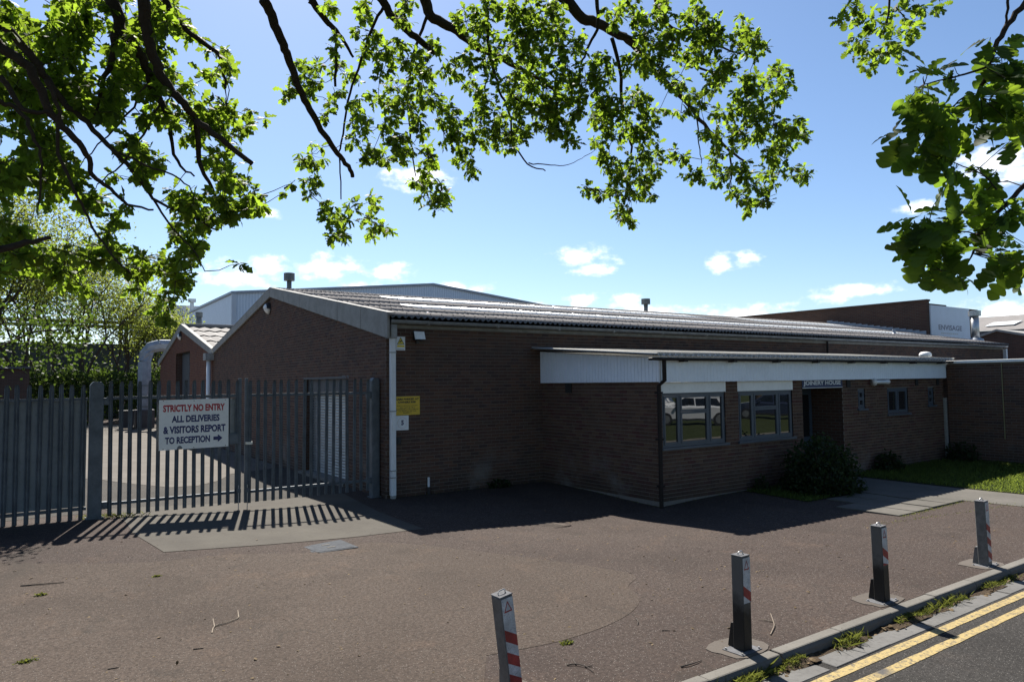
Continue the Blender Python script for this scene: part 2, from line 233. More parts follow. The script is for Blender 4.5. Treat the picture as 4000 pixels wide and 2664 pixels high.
# ------------------------------------------------------------------ mesh helpers
def link(o, parent=None):
    COL.objects.link(o)
    if parent is not None: o.parent = parent
    return o
def tag(o, label=None, cat=None, group=None, kind=None):
    if label: o['label'] = label
    if cat: o['category'] = cat
    if group: o['group'] = group
    if kind: o['kind'] = kind
    return o
def thing(name, label, cat, loc=(0, 0, 0), rz=0.0, group=None):
    o = bpy.data.objects.new(name, None); o.empty_display_size = .2; o.location = loc; o.rotation_euler = (0, 0, rz); COL.objects.link(o)
    return tag(o, label, cat, group)
class MB:
    """collects boxes, prisms, tubes; build() makes ONE mesh object"""
    def __init__(s): s.v = []; s.f = []
    def poly(s, pts): i = len(s.v); s.v += [tuple(map(float, p)) for p in pts]; s.f.append(tuple(range(i, i+len(pts)))); return s
    def box(s, x0, x1, y0, y1, z0, z1):
        i = len(s.v); s.v += [(x0,y0,z0),(x1,y0,z0),(x1,y1,z0),(x0,y1,z0),(x0,y0,z1),(x1,y0,z1),(x1,y1,z1),(x0,y1,z1)]
        s.f += [(i,i+3,i+2,i+1),(i+4,i+5,i+6,i+7),(i,i+1,i+5,i+4),(i+1,i+2,i+6,i+5),(i+2,i+3,i+7,i+6),(i+3,i,i+4,i+7)]; return s
    def prism(s, pts, vec):
        """polygon (list of 3-D points) pushed along vec"""
        i = len(s.v); n = len(pts); s.v += [tuple(map(float, p)) for p in pts]; s.v += [tuple(float(p[k]+vec[k]) for k in range(3)) for p in pts]
        s.f.append(tuple(range(i+n-1, i-1, -1))); s.f.append(tuple(range(i+n, i+2*n)))
        for k in range(n): j = (k+1) % n; s.f.append((i+k, i+j, i+n+j, i+n+k))
        return s
    def tube(s, pts, radii, sides=8, cap=True):
        pts = [Vector(p) for p in pts]; rings = []
        up = Vector((0.13, .27, 1)).normalized()
        for k, p in enumerate(pts):
            d = (pts[min(k+1, len(pts)-1)]-pts[max(k-1, 0)])
            d = d.normalized() if d.length > 1e-9 else Vector((0, 0, 1))
            a = d.cross(up); a = a.normalized() if a.length > 1e-3 else Vector((1, 0, 0)); b = d.cross(a)
            r = radii[k] if hasattr(radii, '__len__') else radii
            i = len(s.v); rings.append(i)
            for q in range(sides):
                th = 2*PI*q/sides; s.v.append(tuple(p+a*(math.cos(th)*r)+b*(math.sin(th)*r)))
        for k in range(len(rings)-1):
            for q in range(sides): q2 = (q+1) % sides; s.f.append((rings[k]+q, rings[k+1]+q, rings[k+1]+q2, rings[k]+q2))
        if cap: s.f.append(tuple(rings[0]+q for q in range(sides))); s.f.append(tuple(rings[-1]+q for q in reversed(range(sides))))
        return s
    def build(s, name, mat, parent=None, smooth=False, bevel=0.0):
        me = bpy.data.meshes.new(name); me.from_pydata(s.v, [], s.f); me.update()
        if isinstance(mat, str): mat = M[mat]
        me.materials.append(mat)
        if bevel:
            bm = bmesh.new(); bm.from_mesh(me); bmesh.ops.bevel(bm, geom=bm.edges[:], offset=bevel, segments=1, affect='EDGES'); bm.to_mesh(me); bm.free()
        if smooth: me.polygons.foreach_set('use_smooth', [True]*len(me.polygons))
        o = bpy.data.objects.new(name, me); return link(o, parent)
def box(name, x0, x1, y0, y1, z0, z1, mat, parent=None, bevel=0.0): return MB().box(x0, x1, y0, y1, z0, z1).build(name, mat, parent, False, bevel)
def copy(o, parent=None, loc=None, rot=None):
    c = o.copy(); COL.objects.link(c); c.parent = parent if parent is not None else o.parent
    if loc is not None: c.location = loc
    if rot is not None: c.rotation_euler = rot
    return c
def bulk(name, V, F, mat, parent=None):
    """V: (n,k,3) vertices of n alike pieces, F: (m,c) faces of one piece -> one mesh object"""
    n, k, _ = V.shape; F = np.asarray(F); mf, c = F.shape
    me = bpy.data.meshes.new(name); me.vertices.add(n*k); me.vertices.foreach_set('co', V.reshape(-1).astype(np.float32))
    idx = (F[None]+(np.arange(n)*k)[:, None, None]).reshape(-1)
    me.loops.add(len(idx)); me.loops.foreach_set('vertex_index', idx.astype(np.int32)); me.polygons.add(n*mf)
    me.polygons.foreach_set('loop_start', (np.arange(n*mf)*c).astype(np.int32)); me.polygons.foreach_set('loop_total', np.full(n*mf, c, np.int32))
    me.materials.append(M[mat]); me.update(calc_edges=True); me.validate(); me.shade_flat()
    return link(bpy.data.objects.new(name, me), parent)
def text(name, body, box_, frame, mat, parent, bold=.0, depth=.002):
    """letters fitted to box_ = (u0,u1,v0,v1) on frame = (origin, u vector, v vector, normal)"""
    cu = bpy.data.curves.new(name, 'FONT'); cu.body = body; cu.size = 1; cu.offset = bold; cu.resolution_u = 3
    o = bpy.data.objects.new(name, cu); COL.objects.link(o); bpy.context.view_layer.update()
    me = bpy.data.meshes.new_from_object(o.evaluated_get(bpy.context.evaluated_depsgraph_get())); bpy.data.objects.remove(o); bpy.data.curves.remove(cu)
    co = np.array([v.co[:] for v in me.vertices]); lo, hi = co.min(0), co.max(0)
    O, U, V_, Nn = [np.array(q, float) for q in frame]; u0, u1, v0, v1 = box_
    for v, c in zip(me.vertices, co):
        a = u0+(c[0]-lo[0])/(hi[0]-lo[0])*(u1-u0); b = v0+(c[1]-lo[1])/(hi[1]-lo[1])*(v1-v0); v.co = O+U*a+V_*b+Nn*depth
    me.materials.clear(); me.materials.append(M[mat]); me.name = name
    return link(bpy.data.objects.new(name, me), parent)

# ------------------------------------------------------------------ ground height (gentle falls towards the gully, a rise at the fence)
def ss(x, a, b):
    q = min(1, max(0, (x-a)/(b-a))); return q*q*(3-2*q)
def g(x, y):
    z = .17*ss(-x, 1.4, 6.0)*ss(y, -6.5, -1.0)*(1-ss(y, 2.0, 9.0)*.6)
    z -= .15*math.exp(-(((x-2.4)/2.3)**2+((y+3.7)/1.9)**2))
    z -= .06*math.exp(-(((x-6.5)/3.5)**2+((y+6.0)/1.8)**2))
    z *= 1-ss(-y, 8.2, 9.3)
    return z
ROADZ = -.10
def make_grid(name, xs, ys, hf, mat, hole=None):
    v = [(x, y, hf(x, y)) for y in ys for x in xs]; nx = len(xs); f = []
    for j in range(len(ys)-1):
        for i in range(nx-1): f.append((j*nx+i, j*nx+i+1, (j+1)*nx+i+1, (j+1)*nx+i))
    b = MB(); b.v = v; b.f = f
    return tag(b.build(name, mat, None, True), kind='structure')
xs = [-500,-200,-80,-40,-25,-18]+[-14+.3*i for i in range(115)]+[24,30,40,60,100,200,500]
ys = [-9.70,-9.55,-9.4]+[-9.2+.3*i for i in range(58)]+[10,13,18,25,35,50,80,150,300,700]
make_grid('ground', xs, ys, g, 'forecourt_tarmac')
def sheet(name, poly, mat, dz=.005, hf=g, cell=.3, kind='structure', parent=None, thick=0.0):
    bm = bmesh.new(); vs_ = [bm.verts.new((p[0], p[1], 0)) for p in poly]; bm.faces.new(vs_)
    x0, x1 = min(p[0] for p in poly), max(p[0] for p in poly); y0, y1 = min(p[1] for p in poly), max(p[1] for p in poly)
    k = x0+cell
    while k < x1: bmesh.ops.bisect_plane(bm, geom=bm.verts[:]+bm.edges[:]+bm.faces[:], plane_co=(k, 0, 0), plane_no=(1, 0, 0)); k += cell
    k = y0+cell
    while k < y1: bmesh.ops.bisect_plane(bm, geom=bm.verts[:]+bm.edges[:]+bm.faces[:], plane_co=(0, k, 0), plane_no=(0, 1, 0)); k += cell
    for v in bm.verts: v.co.z = hf(v.co.x, v.co.y)+dz
    bmesh.ops.recalc_face_normals(bm, faces=bm.faces[:])
    for f in bm.faces:
        if f.normal.z < 0: f.normal_flip()
    me = bpy.data.meshes.new(name); bm.to_mesh(me); bm.free(); me.materials.append(M[mat])
    o = link(bpy.data.objects.new(name, me), parent)
    if kind: tag(o, kind=kind)
    return o
def gz(px, py, dz=0.0):
    """pixel -> point on the uneven ground"""
    z = 0.0
    for _ in range(6):
        p = on_z(px, py, z); z = g(p[0], p[1])+dz
    return on_z(px, py, z)
def smoothp(pts, n=4):
    """Catmull-Rom through points (lists of floats)"""
    P = [np.array(p, float) for p in pts]; out = []
    for i in range(len(P)-1):
        a, b_, c, d = P[max(i-1, 0)], P[i], P[i+1], P[min(i+2, len(P)-1)]
        for k in range(n):
            t_ = k/n; out.append(.5*((2*b_)+(c-a)*t_+(2*a-5*b_+4*c-d)*t_**2+(3*b_-a-3*c+d)*t_**3))
    out.append(P[-1]); return out
# ------------------------------------------------------------------ road, kerb, paths
def flat(z): return lambda x, y: z
b = MB().poly([(-500,-13.3,ROADZ),(500,-13.3,ROADZ),(500,-9.83,ROADZ),(-500,-9.83,ROADZ)]); tag(b.build('road', 'road_tarmac'), kind='structure')
def bank(x, y): return -.02+(.14+.58*(1-ss(x, 3, 11)))*ss(-y, 13.4, 15.2)+.02*math.sin(x*.7)*ss(-y, 14, 16)
make_grid('verge', [-500,-100]+[-40+2*i for i in range(60)]+[200,500], [-400,-100,-40,-26,-22,-20,-18,-16.4,-15.6,-15.2,-14.8,-14.4,-14.0,-13.7,-13.46], bank, 'turf')
kerb = tag(bpy.data.objects.new('kerb', None), kind='structure'); COL.objects.link(kerb)
proto = None; x = -9.0; i = 0
kb = MB().prism([(0,-9.695,-.2),(0,-9.695,.004),(0,-9.805,.004),(0,-9.83,-.03),(0,-9.835,-.2)], (.906, 0, 0)); kproto = kb.build('kerb_stone', 'kerb_concrete', kerb, False, .006)
for i in range(38):
    o = kproto if i == 0 else copy(kproto); o.location = (-9+i*.915, random.uniform(-.004, .004), random.uniform(-.005, .003)); o.rotation_euler = (0, 0, random.uniform(-.004, .004))
far_kerb = MB().box(-400, 400, -13.46, -13.30, -.2, .0).build('far_kerb', 'kerb_concrete'); tag(far_kerb, kind='structure')
chan = tag(bpy.data.objects.new('road_channel', None), kind='structure'); COL.objects.link(chan)
cproto = MB().box(0, .885, -10.115, -9.9, ROADZ-.05, ROADZ+.008).build('channel_block', 'channel_block', chan, False, .006)
for i in range(38):
    o = cproto if i == 0 else copy(cproto); o.location = (-8.6+i*.9, random.uniform(-.006, .006), random.uniform(-.004, .003)); o.rotation_euler = (0, 0, random.uniform(-.006, .006))
def soilh(x, y): return ROADZ+.018+.012*math.sin(x*5.1+math.sin(x*1.7)*2)+.01*math.sin(x*13.3+y*20)-max(0, (-9.9-y))*.22
sheet('soil_strip', [(-9,-9.97),(24,-9.97),(24,-9.80),(-9,-9.80)], 'soil', .0, soilh, .09)
for nm, y0, y1 in (('yellow_line', -10.245, -10.15), ('yellow_line', -10.455, -10.36)):
    pts = []
    for k in range(140): pts.append((-9+k*.25, y0+random.uniform(-.005, .005)))
    for k in range(139, -1, -1): pts.append((-9+k*.25, y1+random.uniform(-.005, .005)))
    b = MB()
    for k in range(139): b.poly([(*pts[k], ROADZ+.004), (*pts[k+1], ROADZ+.004), (*pts[278-k], ROADZ+.004), (*pts[279-k], ROADZ+.004)])
    tag(b.build(nm, 'yellow_paint'), kind='structure')
P2 = lambda px, py: tuple(gz(px, py)[:2])
sheet('concrete_apron', [P2(490,2040), P2(520,2085), P2(640,2157), P2(1050,2127), P2(1400,2096), P2(1655,2066), P2(1480,2000), (-.62,-.1), (-.45,1.3), (-4.95,1.3)], 'apron_concrete', .006)
sheet('concrete_yard', [(-4.75,7.2),(-4.1,5.4),(-3.4,4.25),(-2.8,4.35),(-2.2,5.1),(-1.6,6.4),(-.4,6.9),(-.05,8),(-.05,37),(-14,37.5),(-14,7.6),(-6,7.5)], 'yard_concrete', .006, g, 1.0)
sheet('yard_tarmac_strip', [(-14,.9),(-5.3,.9),(-4.95,1.32),(-.45,1.32),(-.05,1.4),(-.05,6.8),(-.4,6.85),(-1.6,6.35),(-2.2,5.05),(-2.8,4.3),(-3.4,4.2),(-4.1,5.35),(-4.75,7.1),(-6,7.4),(-14,7.5)], 'yard_tarmac', .004, g, .5)
sheet('resurfaced_patch', [tuple(q_[:2]) for q_ in smoothp([P2(-200,2200), P2(500,2200), P2(900,2165), P2(1200,2160), P2(1420,2122), P2(1560,2122), P2(1800,2145), P2(2080,2180), P2(2330,2215), P2(2480,2248), P2(2455,2290), P2(2500,2345), P2(2420,2420), P2(2200,2500), P2(1900,2560)], 6)]+[(-3.6,-9.45),(-8,-9.45)], 'smooth_tarmac', .003, g, .5)
sheet('front_path', [(8.78,-9.6),(10.25,-9.6),(10.3,-3.82),(8.74,-3.82)], 'slab_concrete', .006, g, .5)
flags = tag(bpy.data.objects.new('paved_area', None), kind='structure'); COL.objects.link(flags)
for j in range(3):
    for i in range(4):
        if (i, j) in ((0, 2),): continue
        x0 = 6.32+i*.605+j*.05; y0 = -7.2+j*.6; zz = g(x0+.3, y0+.3)
        o = MB().box(-.296, .296, -.293, .293, -.05, .0).build('paving_flag', 'slab_concrete', flags, False, .005)
        o.location = (x0+.3, y0+.3, zz+.028+random.uniform(-.006, .008)); o.rotation_euler = (random.uniform(-.008, .008), random.uniform(-.008, .008), random.uniform(-.01, .01))
sheet('lawn', [(10.34,-9.55),(24,-9.55),(24,-8.2),(15.75,-8.2),(15.75,-3.84),(10.34,-3.84)], 'turf', .012, g, .6)
sheet('planting_bed', [(6.5,-5.35),(8.72,-5.35),(8.72,-3.84),(6.5,-3.84)], 'turf', .01, g, .4)
# manhole covers
def manhole(label, q, mat, pattern):
    c = sum((np.array(p) for p in q), np.zeros(2))/4; z = g(c[0], c[1]); t_ = thing('manhole_cover', label, 'manhole', (c[0], c[1], z), 0, 'access covers in the forecourt')
    q = [np.array(p)-c for p in q]
    b = MB(); b.prism([(*p, -.03) for p in q], (0, 0, .037)); b.build('frame', 'forecourt_tarmac' if pattern else 'manhole_steel', t_)
    k = .86; b = MB(); b.prism([(*(p*k), -.02) for p in q], (0, 0, .031)); b.build('plate', mat, t_)
    b = MB()
    ax = (q[1]-q[0])*k; ay = (q[3]-q[0])*k; n_ = 13 if pattern else 2
    for i in range(n_):
        for j in range(n_):
            if pattern:
                o_ = q[0]*k+ax*(i+.3)/n_+ay*(j+.3)/n_; a1 = ax*.42/n_; a2 = ay*.42/n_; b.prism([(*(o_), .011), (*(o_+a1), .011), (*(o_+a1+a2), .011), (*(o_+a2), .011)], (0, 0, .004))
    if pattern: b.build('tread_pattern', mat, t_)['kind'] = 'stuff'
    else:
        for i in range(2):
            o_ = q[0]*k+ax*(.3+.4*i)+ay*.5; hb = MB(); hb.box(o_[0]-.06, o_[0]+.06, o_[1]-.02, o_[1]+.02, .011, .016); hb.build('lifting_handle', 'kerb_concrete', t_)
manhole('smooth grey steel manhole cover beside the concrete apron', [P2(1170,2135), P2(1232,2162), P2(1400,2140), P2(1330,2110)], 'manhole_steel', False)
manhole('small chequered manhole cover at the edge of the building shadow', [P2(2062,2043), P2(2165,2066), P2(2232,2054), P2(2125,2036)], 'manhole_rust', True)

# ------------------------------------------------------------------ brickwork
BW, BH, BL_, CO = .225, .075, .215, .065
def brick_rects(length, height, openings=(), top=None, off=0.0, v0=0.0):
    out = []; rows = int(math.ceil((height-v0)/BH))
    for r in range(rows):
        a = v0+r*BH; bb = a+CO; n = int(length/BW)+2
        for k in range(-1, n):
            u0 = k*BW+(BW/2 if r % 2 else 0)+off; u1 = u0+BL_
            u0 = max(u0, 0.0); u1 = min(u1, length)
            if u1-u0 < .04 or bb > height+.02: continue
            segs = [(u0, u1)]
            for (p, q, s, t_) in openings:
                if bb > s+.02 and a < t_-.02:
                    ns = []
                    for (c, d) in segs:
                        if d <= p or c >= q: ns.append((c, d)); continue
                        if c < p: ns.append((c, p))
                        if d > q: ns.append((q, d))
                    segs = ns
            for (c, d) in segs:
                if d-c < .03: continue
                if top is not None and bb > min(top(c), top(d)): continue
                out.append((c, d, a, bb))
    return out
BRF = np.array([(0,1,2,3),(4,5,1,0),(5,6,2,1),(6,7,3,2),(7,4,0,3)])
def lay_bricks(parent, wallname, frame, length, height, mat, openings=(), top=None, single=0, v0=0.0, base=-.25, zone=None):
    """a wall part (the mortar bed) with its bricks: the `single` nearest ones as objects, the rest as one stuff part"""
    O, U, Nn = [np.array(q, float) for q in frame]; Z = np.array([0, 0, 1.0])
    P3 = lambda u, v, d=0.0: O+U*u+Z*v+Nn*d
    us = sorted({0.0, length, *[o[0] for o in openings], *[o[1] for o in openings]}); vs_ = sorted({base+v0, height, *[o[2] for o in openings], *[o[3] for o in openings]})
    us = [u for u in us if 0 <= u <= length]; b = MB()
    if top is not None: us = sorted(set(us) | set(np.linspace(0, length, 41).tolist()))
    for i in range(len(us)-1):
        for j in range(len(vs_)-1):
            uc, vc = (us[i]+us[i+1])/2, (vs_[j]+vs_[j+1])/2
            if any(o[0] < uc < o[1] and o[2] < vc < o[3] for o in openings): continue
            ta = tb = vs_[j+1]
            if top is not None: ta = min(ta, top(us[i])); tb = min(tb, top(us[i+1]))
            if max(ta, tb) <= vs_[j]: continue
            b.poly([P3(us[i], vs_[j]), P3(us[i+1], vs_[j]), P3(us[i+1], max(tb, vs_[j])), P3(us[i], max(ta, vs_[j]))])
    wall = b.build(wallname, 'mortar', parent)
    R_ = np.array(brick_rects(length, height, openings, top, 0.0, v0)); n = len(R_)
    if n == 0: return wall
    cen = O+np.outer((R_[:, 0]+R_[:, 1])/2, U)+np.outer((R_[:, 2]+R_[:, 3])/2, Z)
    order = np.argsort(np.linalg.norm(cen-CAM, axis=1)); singles = set()
    if single:
        for q in order:
            if zone is None or zone(R_[q]): singles.add(int(q))
            if len(singles) >= single: break
    meshes = {}
    rest = [q for q in range(n) if q not in singles]
    R2 = R_[rest]; d = .006+rng.normal(0, .0012, len(R2)); tilt = rng.normal(0, .0008, (len(R2), 4))
    V = np.zeros((len(R2), 8, 3))
    for c, (ui, vi) in enumerate(((0, 2), (1, 2), (1, 3), (0, 3))):
        base_ = O+np.outer(R2[:, ui], U)+np.outer(R2[:, vi], Z)
        V[:, c] = base_+np.outer(d+tilt[:, c], Nn); V[:, c+4] = base_-np.outer(np.full(len(R2), .004), Nn)
    o = bulk('brickwork', V, BRF, mat, wall); o['kind'] = 'stuff'
    ang = math.atan2(U[1], U[0])
    for q in singles:
        u0, u1, a, bb = R_[q]; L_ = round(float(u1-u0), 3)
        if L_ not in meshes:
            # local x along the wall, local -y outwards when U=(1,0,0), N=(0,-1,0)
            sgn = 1.0
            mb = MB(); mb.v = [(-L_/2,-.006,-CO/2),(L_/2,-.006,-CO/2),(L_/2,-.006,CO/2),(-L_/2,-.006,CO/2),(-L_/2,.004,-CO/2),(L_/2,.004,-CO/2),(L_/2,.004,CO/2),(-L_/2,.004,CO/2)]; mb.f = [tuple(f) for f in BRF]
            oo = mb.build('brick', mat, wall, False, .0); meshes[L_] = oo.data
        else:
            oo = bpy.data.objects.new('brick', meshes[L_]); link(oo, wall)
        oo.location = P3((u0+u1)/2, (a+bb)/2, random.gauss(0, .001)); oo.rotation_euler = (random.gauss(0, .006), random.gauss(0, .004), ang+random.gauss(0, .004))
    return wall

# ------------------------------------------------------------------ workshop (two gabled bays)
XE = 29.6; EZ = 3.55
ws = thing('workshop', 'long brown brick workshop with grey corrugated roof and two gables', 'building', (0, 0, 0))
RY, RZ = 8.35, 5.20      # ridge of bay 1 (underside of sheets)
VY = 16.45; R2Y = 23.45; E2Y = 30.0
def gtop(u): return 3.62+(1-abs(u-RY)/RY)*(RZ-3.62) if u <= VY else 3.62+max(0, (1-abs(u-R2Y)/7.0))*(RZ-3.62)
GD = (2.22, 5.3, .02, 2.5)
lay_bricks(ws, 'front_wall', ((0,0,0), (1,0,0), (0,-1,0)), XE, EZ, 'brick_brown', [(4.05, 15.6, -.3, 2.95)], None, 300, zone=lambda r: .3 < r[0] < 4 and r[2] > .9)
lay_bricks(ws, 'gable_wall', ((0,VY,0), (0,-1,0), (-1,0,0)), VY, 5.4, 'brick_brown', [(VY-GD[1], VY-GD[0], GD[2]-.3, GD[3])], lambda u: gtop(VY-u)-.02)
lay_bricks(ws, 'rear_gable_wall', ((0,E2Y,0), (0,-1,0), (-1,0,0)), E2Y-VY, 5.4, 'brick_red', [(E2Y-25.0, E2Y-21.4, .05, 3.98)], lambda u: gtop(E2Y-u)-.02)
box('end_wall', XE-.02, XE+.1, .05, 8, -.2, 3.6, 'far_brick_x', ws)
MB().poly([(0,E2Y,-.2),(XE,E2Y,-.2),(XE,E2Y,3.6),(0,E2Y,3.6)]).build('rear_wall', 'far_brick_y', ws)
# corner returns so that the brick faces close at the corner
# roller shutter in its recess
box('shutter_shade_box', .12, .3, GD[0], GD[1], GD[3]-.38, GD[3]-.002, 'dark_steel', ws)  # dark head box, also standing in for the shade at the recess top
rd = MB().box(.26, .30, GD[0], GD[1], .02, GD[3]).build('roller_door', 'shutter_steel', ws)
sm = MB(); 
prof = [(0, 0), (-.012, .012), (-.016, .032), (-.012, .052), (0, .066)]
pp = [(.255+px_, 0, pz_) for px_, pz_ in prof]; sm.prism([(p[0], GD[0]+.03, p[2]) for p in pp], (0, GD[1]-GD[0]-.06, 0))
sproto = sm.build('slat', 'shutter_steel', rd)
for i in range(34):
    o = sproto if i == 0 else copy(sproto); o.location = (random.uniform(-.001, .001), 0, .05+i*.072)
jb = MB().box(.02, .3, GD[0]-.02, GD[0], -.1, GD[3]).box(.02, .3, GD[1], GD[1]+.02, -.1, GD[3]).box(.02, .3, GD[0], GD[1], GD[3], GD[3]+.03); jb.build('door_reveal', 'far_brick_y', ws)
box('guide_rail', .2, .27, GD[0], GD[0]+.06, 0, GD[3], 'gate_steel', rd); box('guide_rail', .2, .27, GD[1]-.06, GD[1], 0, GD[3], 'gate_steel', rd)
box('threshold', -.12, .28, GD[0]-.1, GD[1]+.1, -.1, .075, 'sill_concrete', ws)
box('lintel', -.004, .1, GD[0]-.15, GD[1]+.15, GD[3]-.004, GD[3]+.07, 'dark_steel', ws)
# loading door of the rear bay
rb = MB().box(.3, .34, 21.4, 25.0, .0, 4.0).build('loading_door', 'door_blue', ws)
box('door_panel', .27, .3, 21.5, 23.0, .05, 3.9, 'galvanised', rb); box('door_panel', .27, .3, 23.1, 24.9, .05, 3.9, 'dark_steel', rb)
MB().box(.02, .3, 21.36, 21.4, -.1, 3.98).box(.02, .3, 25.0, 25.04, -.1, 3.98).box(.02, .3, 21.4, 25, 3.98, 4.02).build('door_reveal', 'far_brick_y', ws)
# roof of corrugated sheets, each lapped over the one below
def corr_mesh(name, width, length, pitch, amp, mat, thick=.004, square=False, n=6):
    prof = []
    k = int(round(width/pitch))
    for i in range(k*n+1):
        x_ = i/n*pitch; ph = (i % n)/n
        if square: z_ = amp if ph < .5 else -amp
        else: z_ = amp*math.cos(2*PI*i/n)
        prof.append((x_, z_))
    v = []; f = []; m_ = len(prof)
    for y_ in (0, length):
        for x_, z_ in prof: v.append((x_, y_, z_))
    for x_, z_ in prof: v.append((x_, 0, z_-thick))
    for i in range(m_-1): f.append((i, i+1, m_+i+1, m_+i)); f.append((i+1, i, 2*m_+i, 2*m_+i+1))
    b = MB(); b.v = v; b.f = f; o = b.build(name, mat, None, not square); return o
roof = bpy.data.objects.new('roof', bpy.data.meshes.new('roof')); link(roof, ws)
b = MB().poly([(-.02,-.14,3.60),(XE,-.14,3.60),(XE,RY,RZ),(-.02,RY,RZ)]).poly([(-.02,RY,RZ),(XE,RY,RZ),(XE,VY,3.62),(-.02,VY,3.62)]); b.v = b.v; roof.data.from_pydata(b.v, [], b.f); roof.data.materials.append(M['soffit_grey'])
ang = math.atan2(RZ-3.62, RY+.26); ROWS = [-.28, 1.15, 2.45, 3.8, 5.75, 7.45, RY]; NR = 6; ROOFZ = 3.742
used = {}
for r in range(NR):
    for c in range(29):
        x0 = -.05+c*1.022
        lit_ = (r == 2 and 2 <= c < 27) or (r == 4 and (3 <= c < 17 or 20 <= c < 28))
        if c == 0: grey = corr_mesh('roof_sheet', 1.022, (ROWS[r+1]-ROWS[r])/math.cos(ang)+.1, .146, .027, 'roof_cement')
        if lit_ and (r, 'l') not in used: used[(r, 'l')] = corr_mesh('rooflight_sheet', 1.022, (ROWS[r+1]-ROWS[r])/math.cos(ang)+.1, .146, .027, 'rooflight_sheet')
        src = used[(r, 'l')] if lit_ else grey
        o = src if src not in used else bpy.data.objects.new(src.name.split('.')[0], src.data)
        if src in used: COL.objects.link(o)
        used[src] = 1; o.parent = roof
        o.location = (x0, ROWS[r], ROOFZ+(ROWS[r]+.28)*math.tan(ang)+.002+random.uniform(-.001, .001)); o.rotation_euler = (ang-.0012, 0, random.uniform(-.002, .002))
cap = MB(); cap.tube([(-.06,RY,RZ+.075),(XE,RY,RZ+.075)], .09, 10); cap.build('ridge_cap', 'roof_cement', roof, True)
# fixing bolts show as small dark nubs: one mesh
V = []
for r in range(NR):
    for s_off in (.1, .7):
        y_ = ROWS[r]+s_off
        for k in range(100):
            X_ = .098+k*.292; V.append((X_+rng.normal(0, .004), y_, ROOFZ+(y_+.28)*math.tan(ang)+.034))
V = np.array(V); oct_ = np.array([(-1,-1,-1),(1,-1,-1),(1,1,-1),(-1,1,-1),(-1,-1,1),(1,-1,1),(1,1,1),(-1,1,1)])*np.array([.01,.01,.007])
BXF = np.array([(0,3,2,1),(4,5,6,7),(0,1,5,4),(1,2,6,5),(2,3,7,6),(3,0,4,7)])
o = bulk('fixing_bolts', V[:, None, :]+oct_[None], BXF, 'vent_dark', roof); o['kind'] = 'stuff'
# rear bay roof, pale troughed sheets
slope2 = math.atan2(RZ-3.62, 7.0); L2 = math.hypot(7.0, RZ-3.62)/5
roof2 = bpy.data.objects.new('rear_roof', bpy.data.meshes.new('rear_roof')); link(roof2, ws)
b = MB().poly([(-.02,VY,3.62),(XE,VY,3.62),(XE,R2Y,RZ),(-.02,R2Y,RZ)]).poly([(-.02,R2Y,RZ),(XE,R2Y,RZ),(XE,E2Y,3.6),(-.02,E2Y,3.6)]); roof2.data.from_pydata(b.v, [], b.f); roof2.data.materials.append(M['soffit_grey'])
ps = corr_mesh('roof_sheet', 1.016, L2+.1, .508, .03, 'pale_roof_sheet', .01, True, 2)
for r in range(5):
    for c in range(16):
        o = ps if (r == 0 and c == 0) else bpy.data.objects.new('roof_sheet', ps.data)
        if not (r == 0 and c == 0): COL.objects.link(o)
        o.parent = roof2; o.location = (-.05+c*1.016, VY+.1+r*L2*math.cos(slope2), 3.70+r*L2*math.sin(slope2)+random.uniform(0, .01)); o.rotation_euler = (slope2-.03, 0, 0)
MB().tube([(-.06,R2Y,RZ+.09),(XE,R2Y,RZ+.09)], .1, 8).build('ridge_cap', 'pale_roof_sheet', roof2, True)
# barge boards: separate cement pieces along both gables
def barge(y0, z0, y1, z1, parts, h0=.40, h1=.28):
    for i in range(parts):
        a, c = i/parts, (i+1)/parts
        ya, yb = y0+(y1-y0)*a, y0+(y1-y0)*c; za, zb = z0+(z1-z0)*a, z0+(z1-z0)*c; e = .008*(1 if y1 > y0 else -1); hh = h0+(h1-h0)*a; h2 = h0+(h1-h0)*c
        MB().prism([(-.075,ya+e,za-hh),(-.075,yb-e,zb-h2),(-.075,yb-e,zb),(-.075,ya+e,za)], (.05, 0, 0)).prism([(-.08,ya+e,za+.001),(-.08,yb-e,zb+.001),(.09,yb-e,zb+.001),(.09,ya+e,za+.001)], (0, 0, .022)).build('barge_board', 'barge_cement', ws)
barge(-.235, 3.815, RY, 5.33, 6, .52, .27); barge(VY-.08, 3.83, RY, 5.33, 6, .2, .27)
barge(VY+.1, 3.83, R2Y, 5.34, 5, .24, .3); barge(E2Y+.4, 3.74, R2Y, 5.34, 5, .26, .3)
# eaves: fascia strip, gutter, joints, brackets
box('fascia_board', .02, XE, -.035, -.008, 3.53, 3.62, 'soffit_grey', ws)
gm = MB(); n = 8; v = []
for X_ in (.02, XE+.1):
    for k in range(n+1):
        th = PI+PI*k/n; v.append((X_, -.15+.07*math.cos(th), 3.685+.075*math.sin(th)))
gm.v = v; gm.f = [(k, k+1, n+2+k, n+1+k) for k in range(n)]+[tuple(range(n+1)), tuple(range(n+1, 2*n+2))]
gut = gm.build('gutter', 'gutter_grey', ws, True)
for k in range(17):
    X_ = .9+k*1.78
    o = MB().tube([(X_-.03,-.15,3.645),(X_+.03,-.15,3.645)], .06, 12).build('gutter_joint', 'gutter_grey', gut)
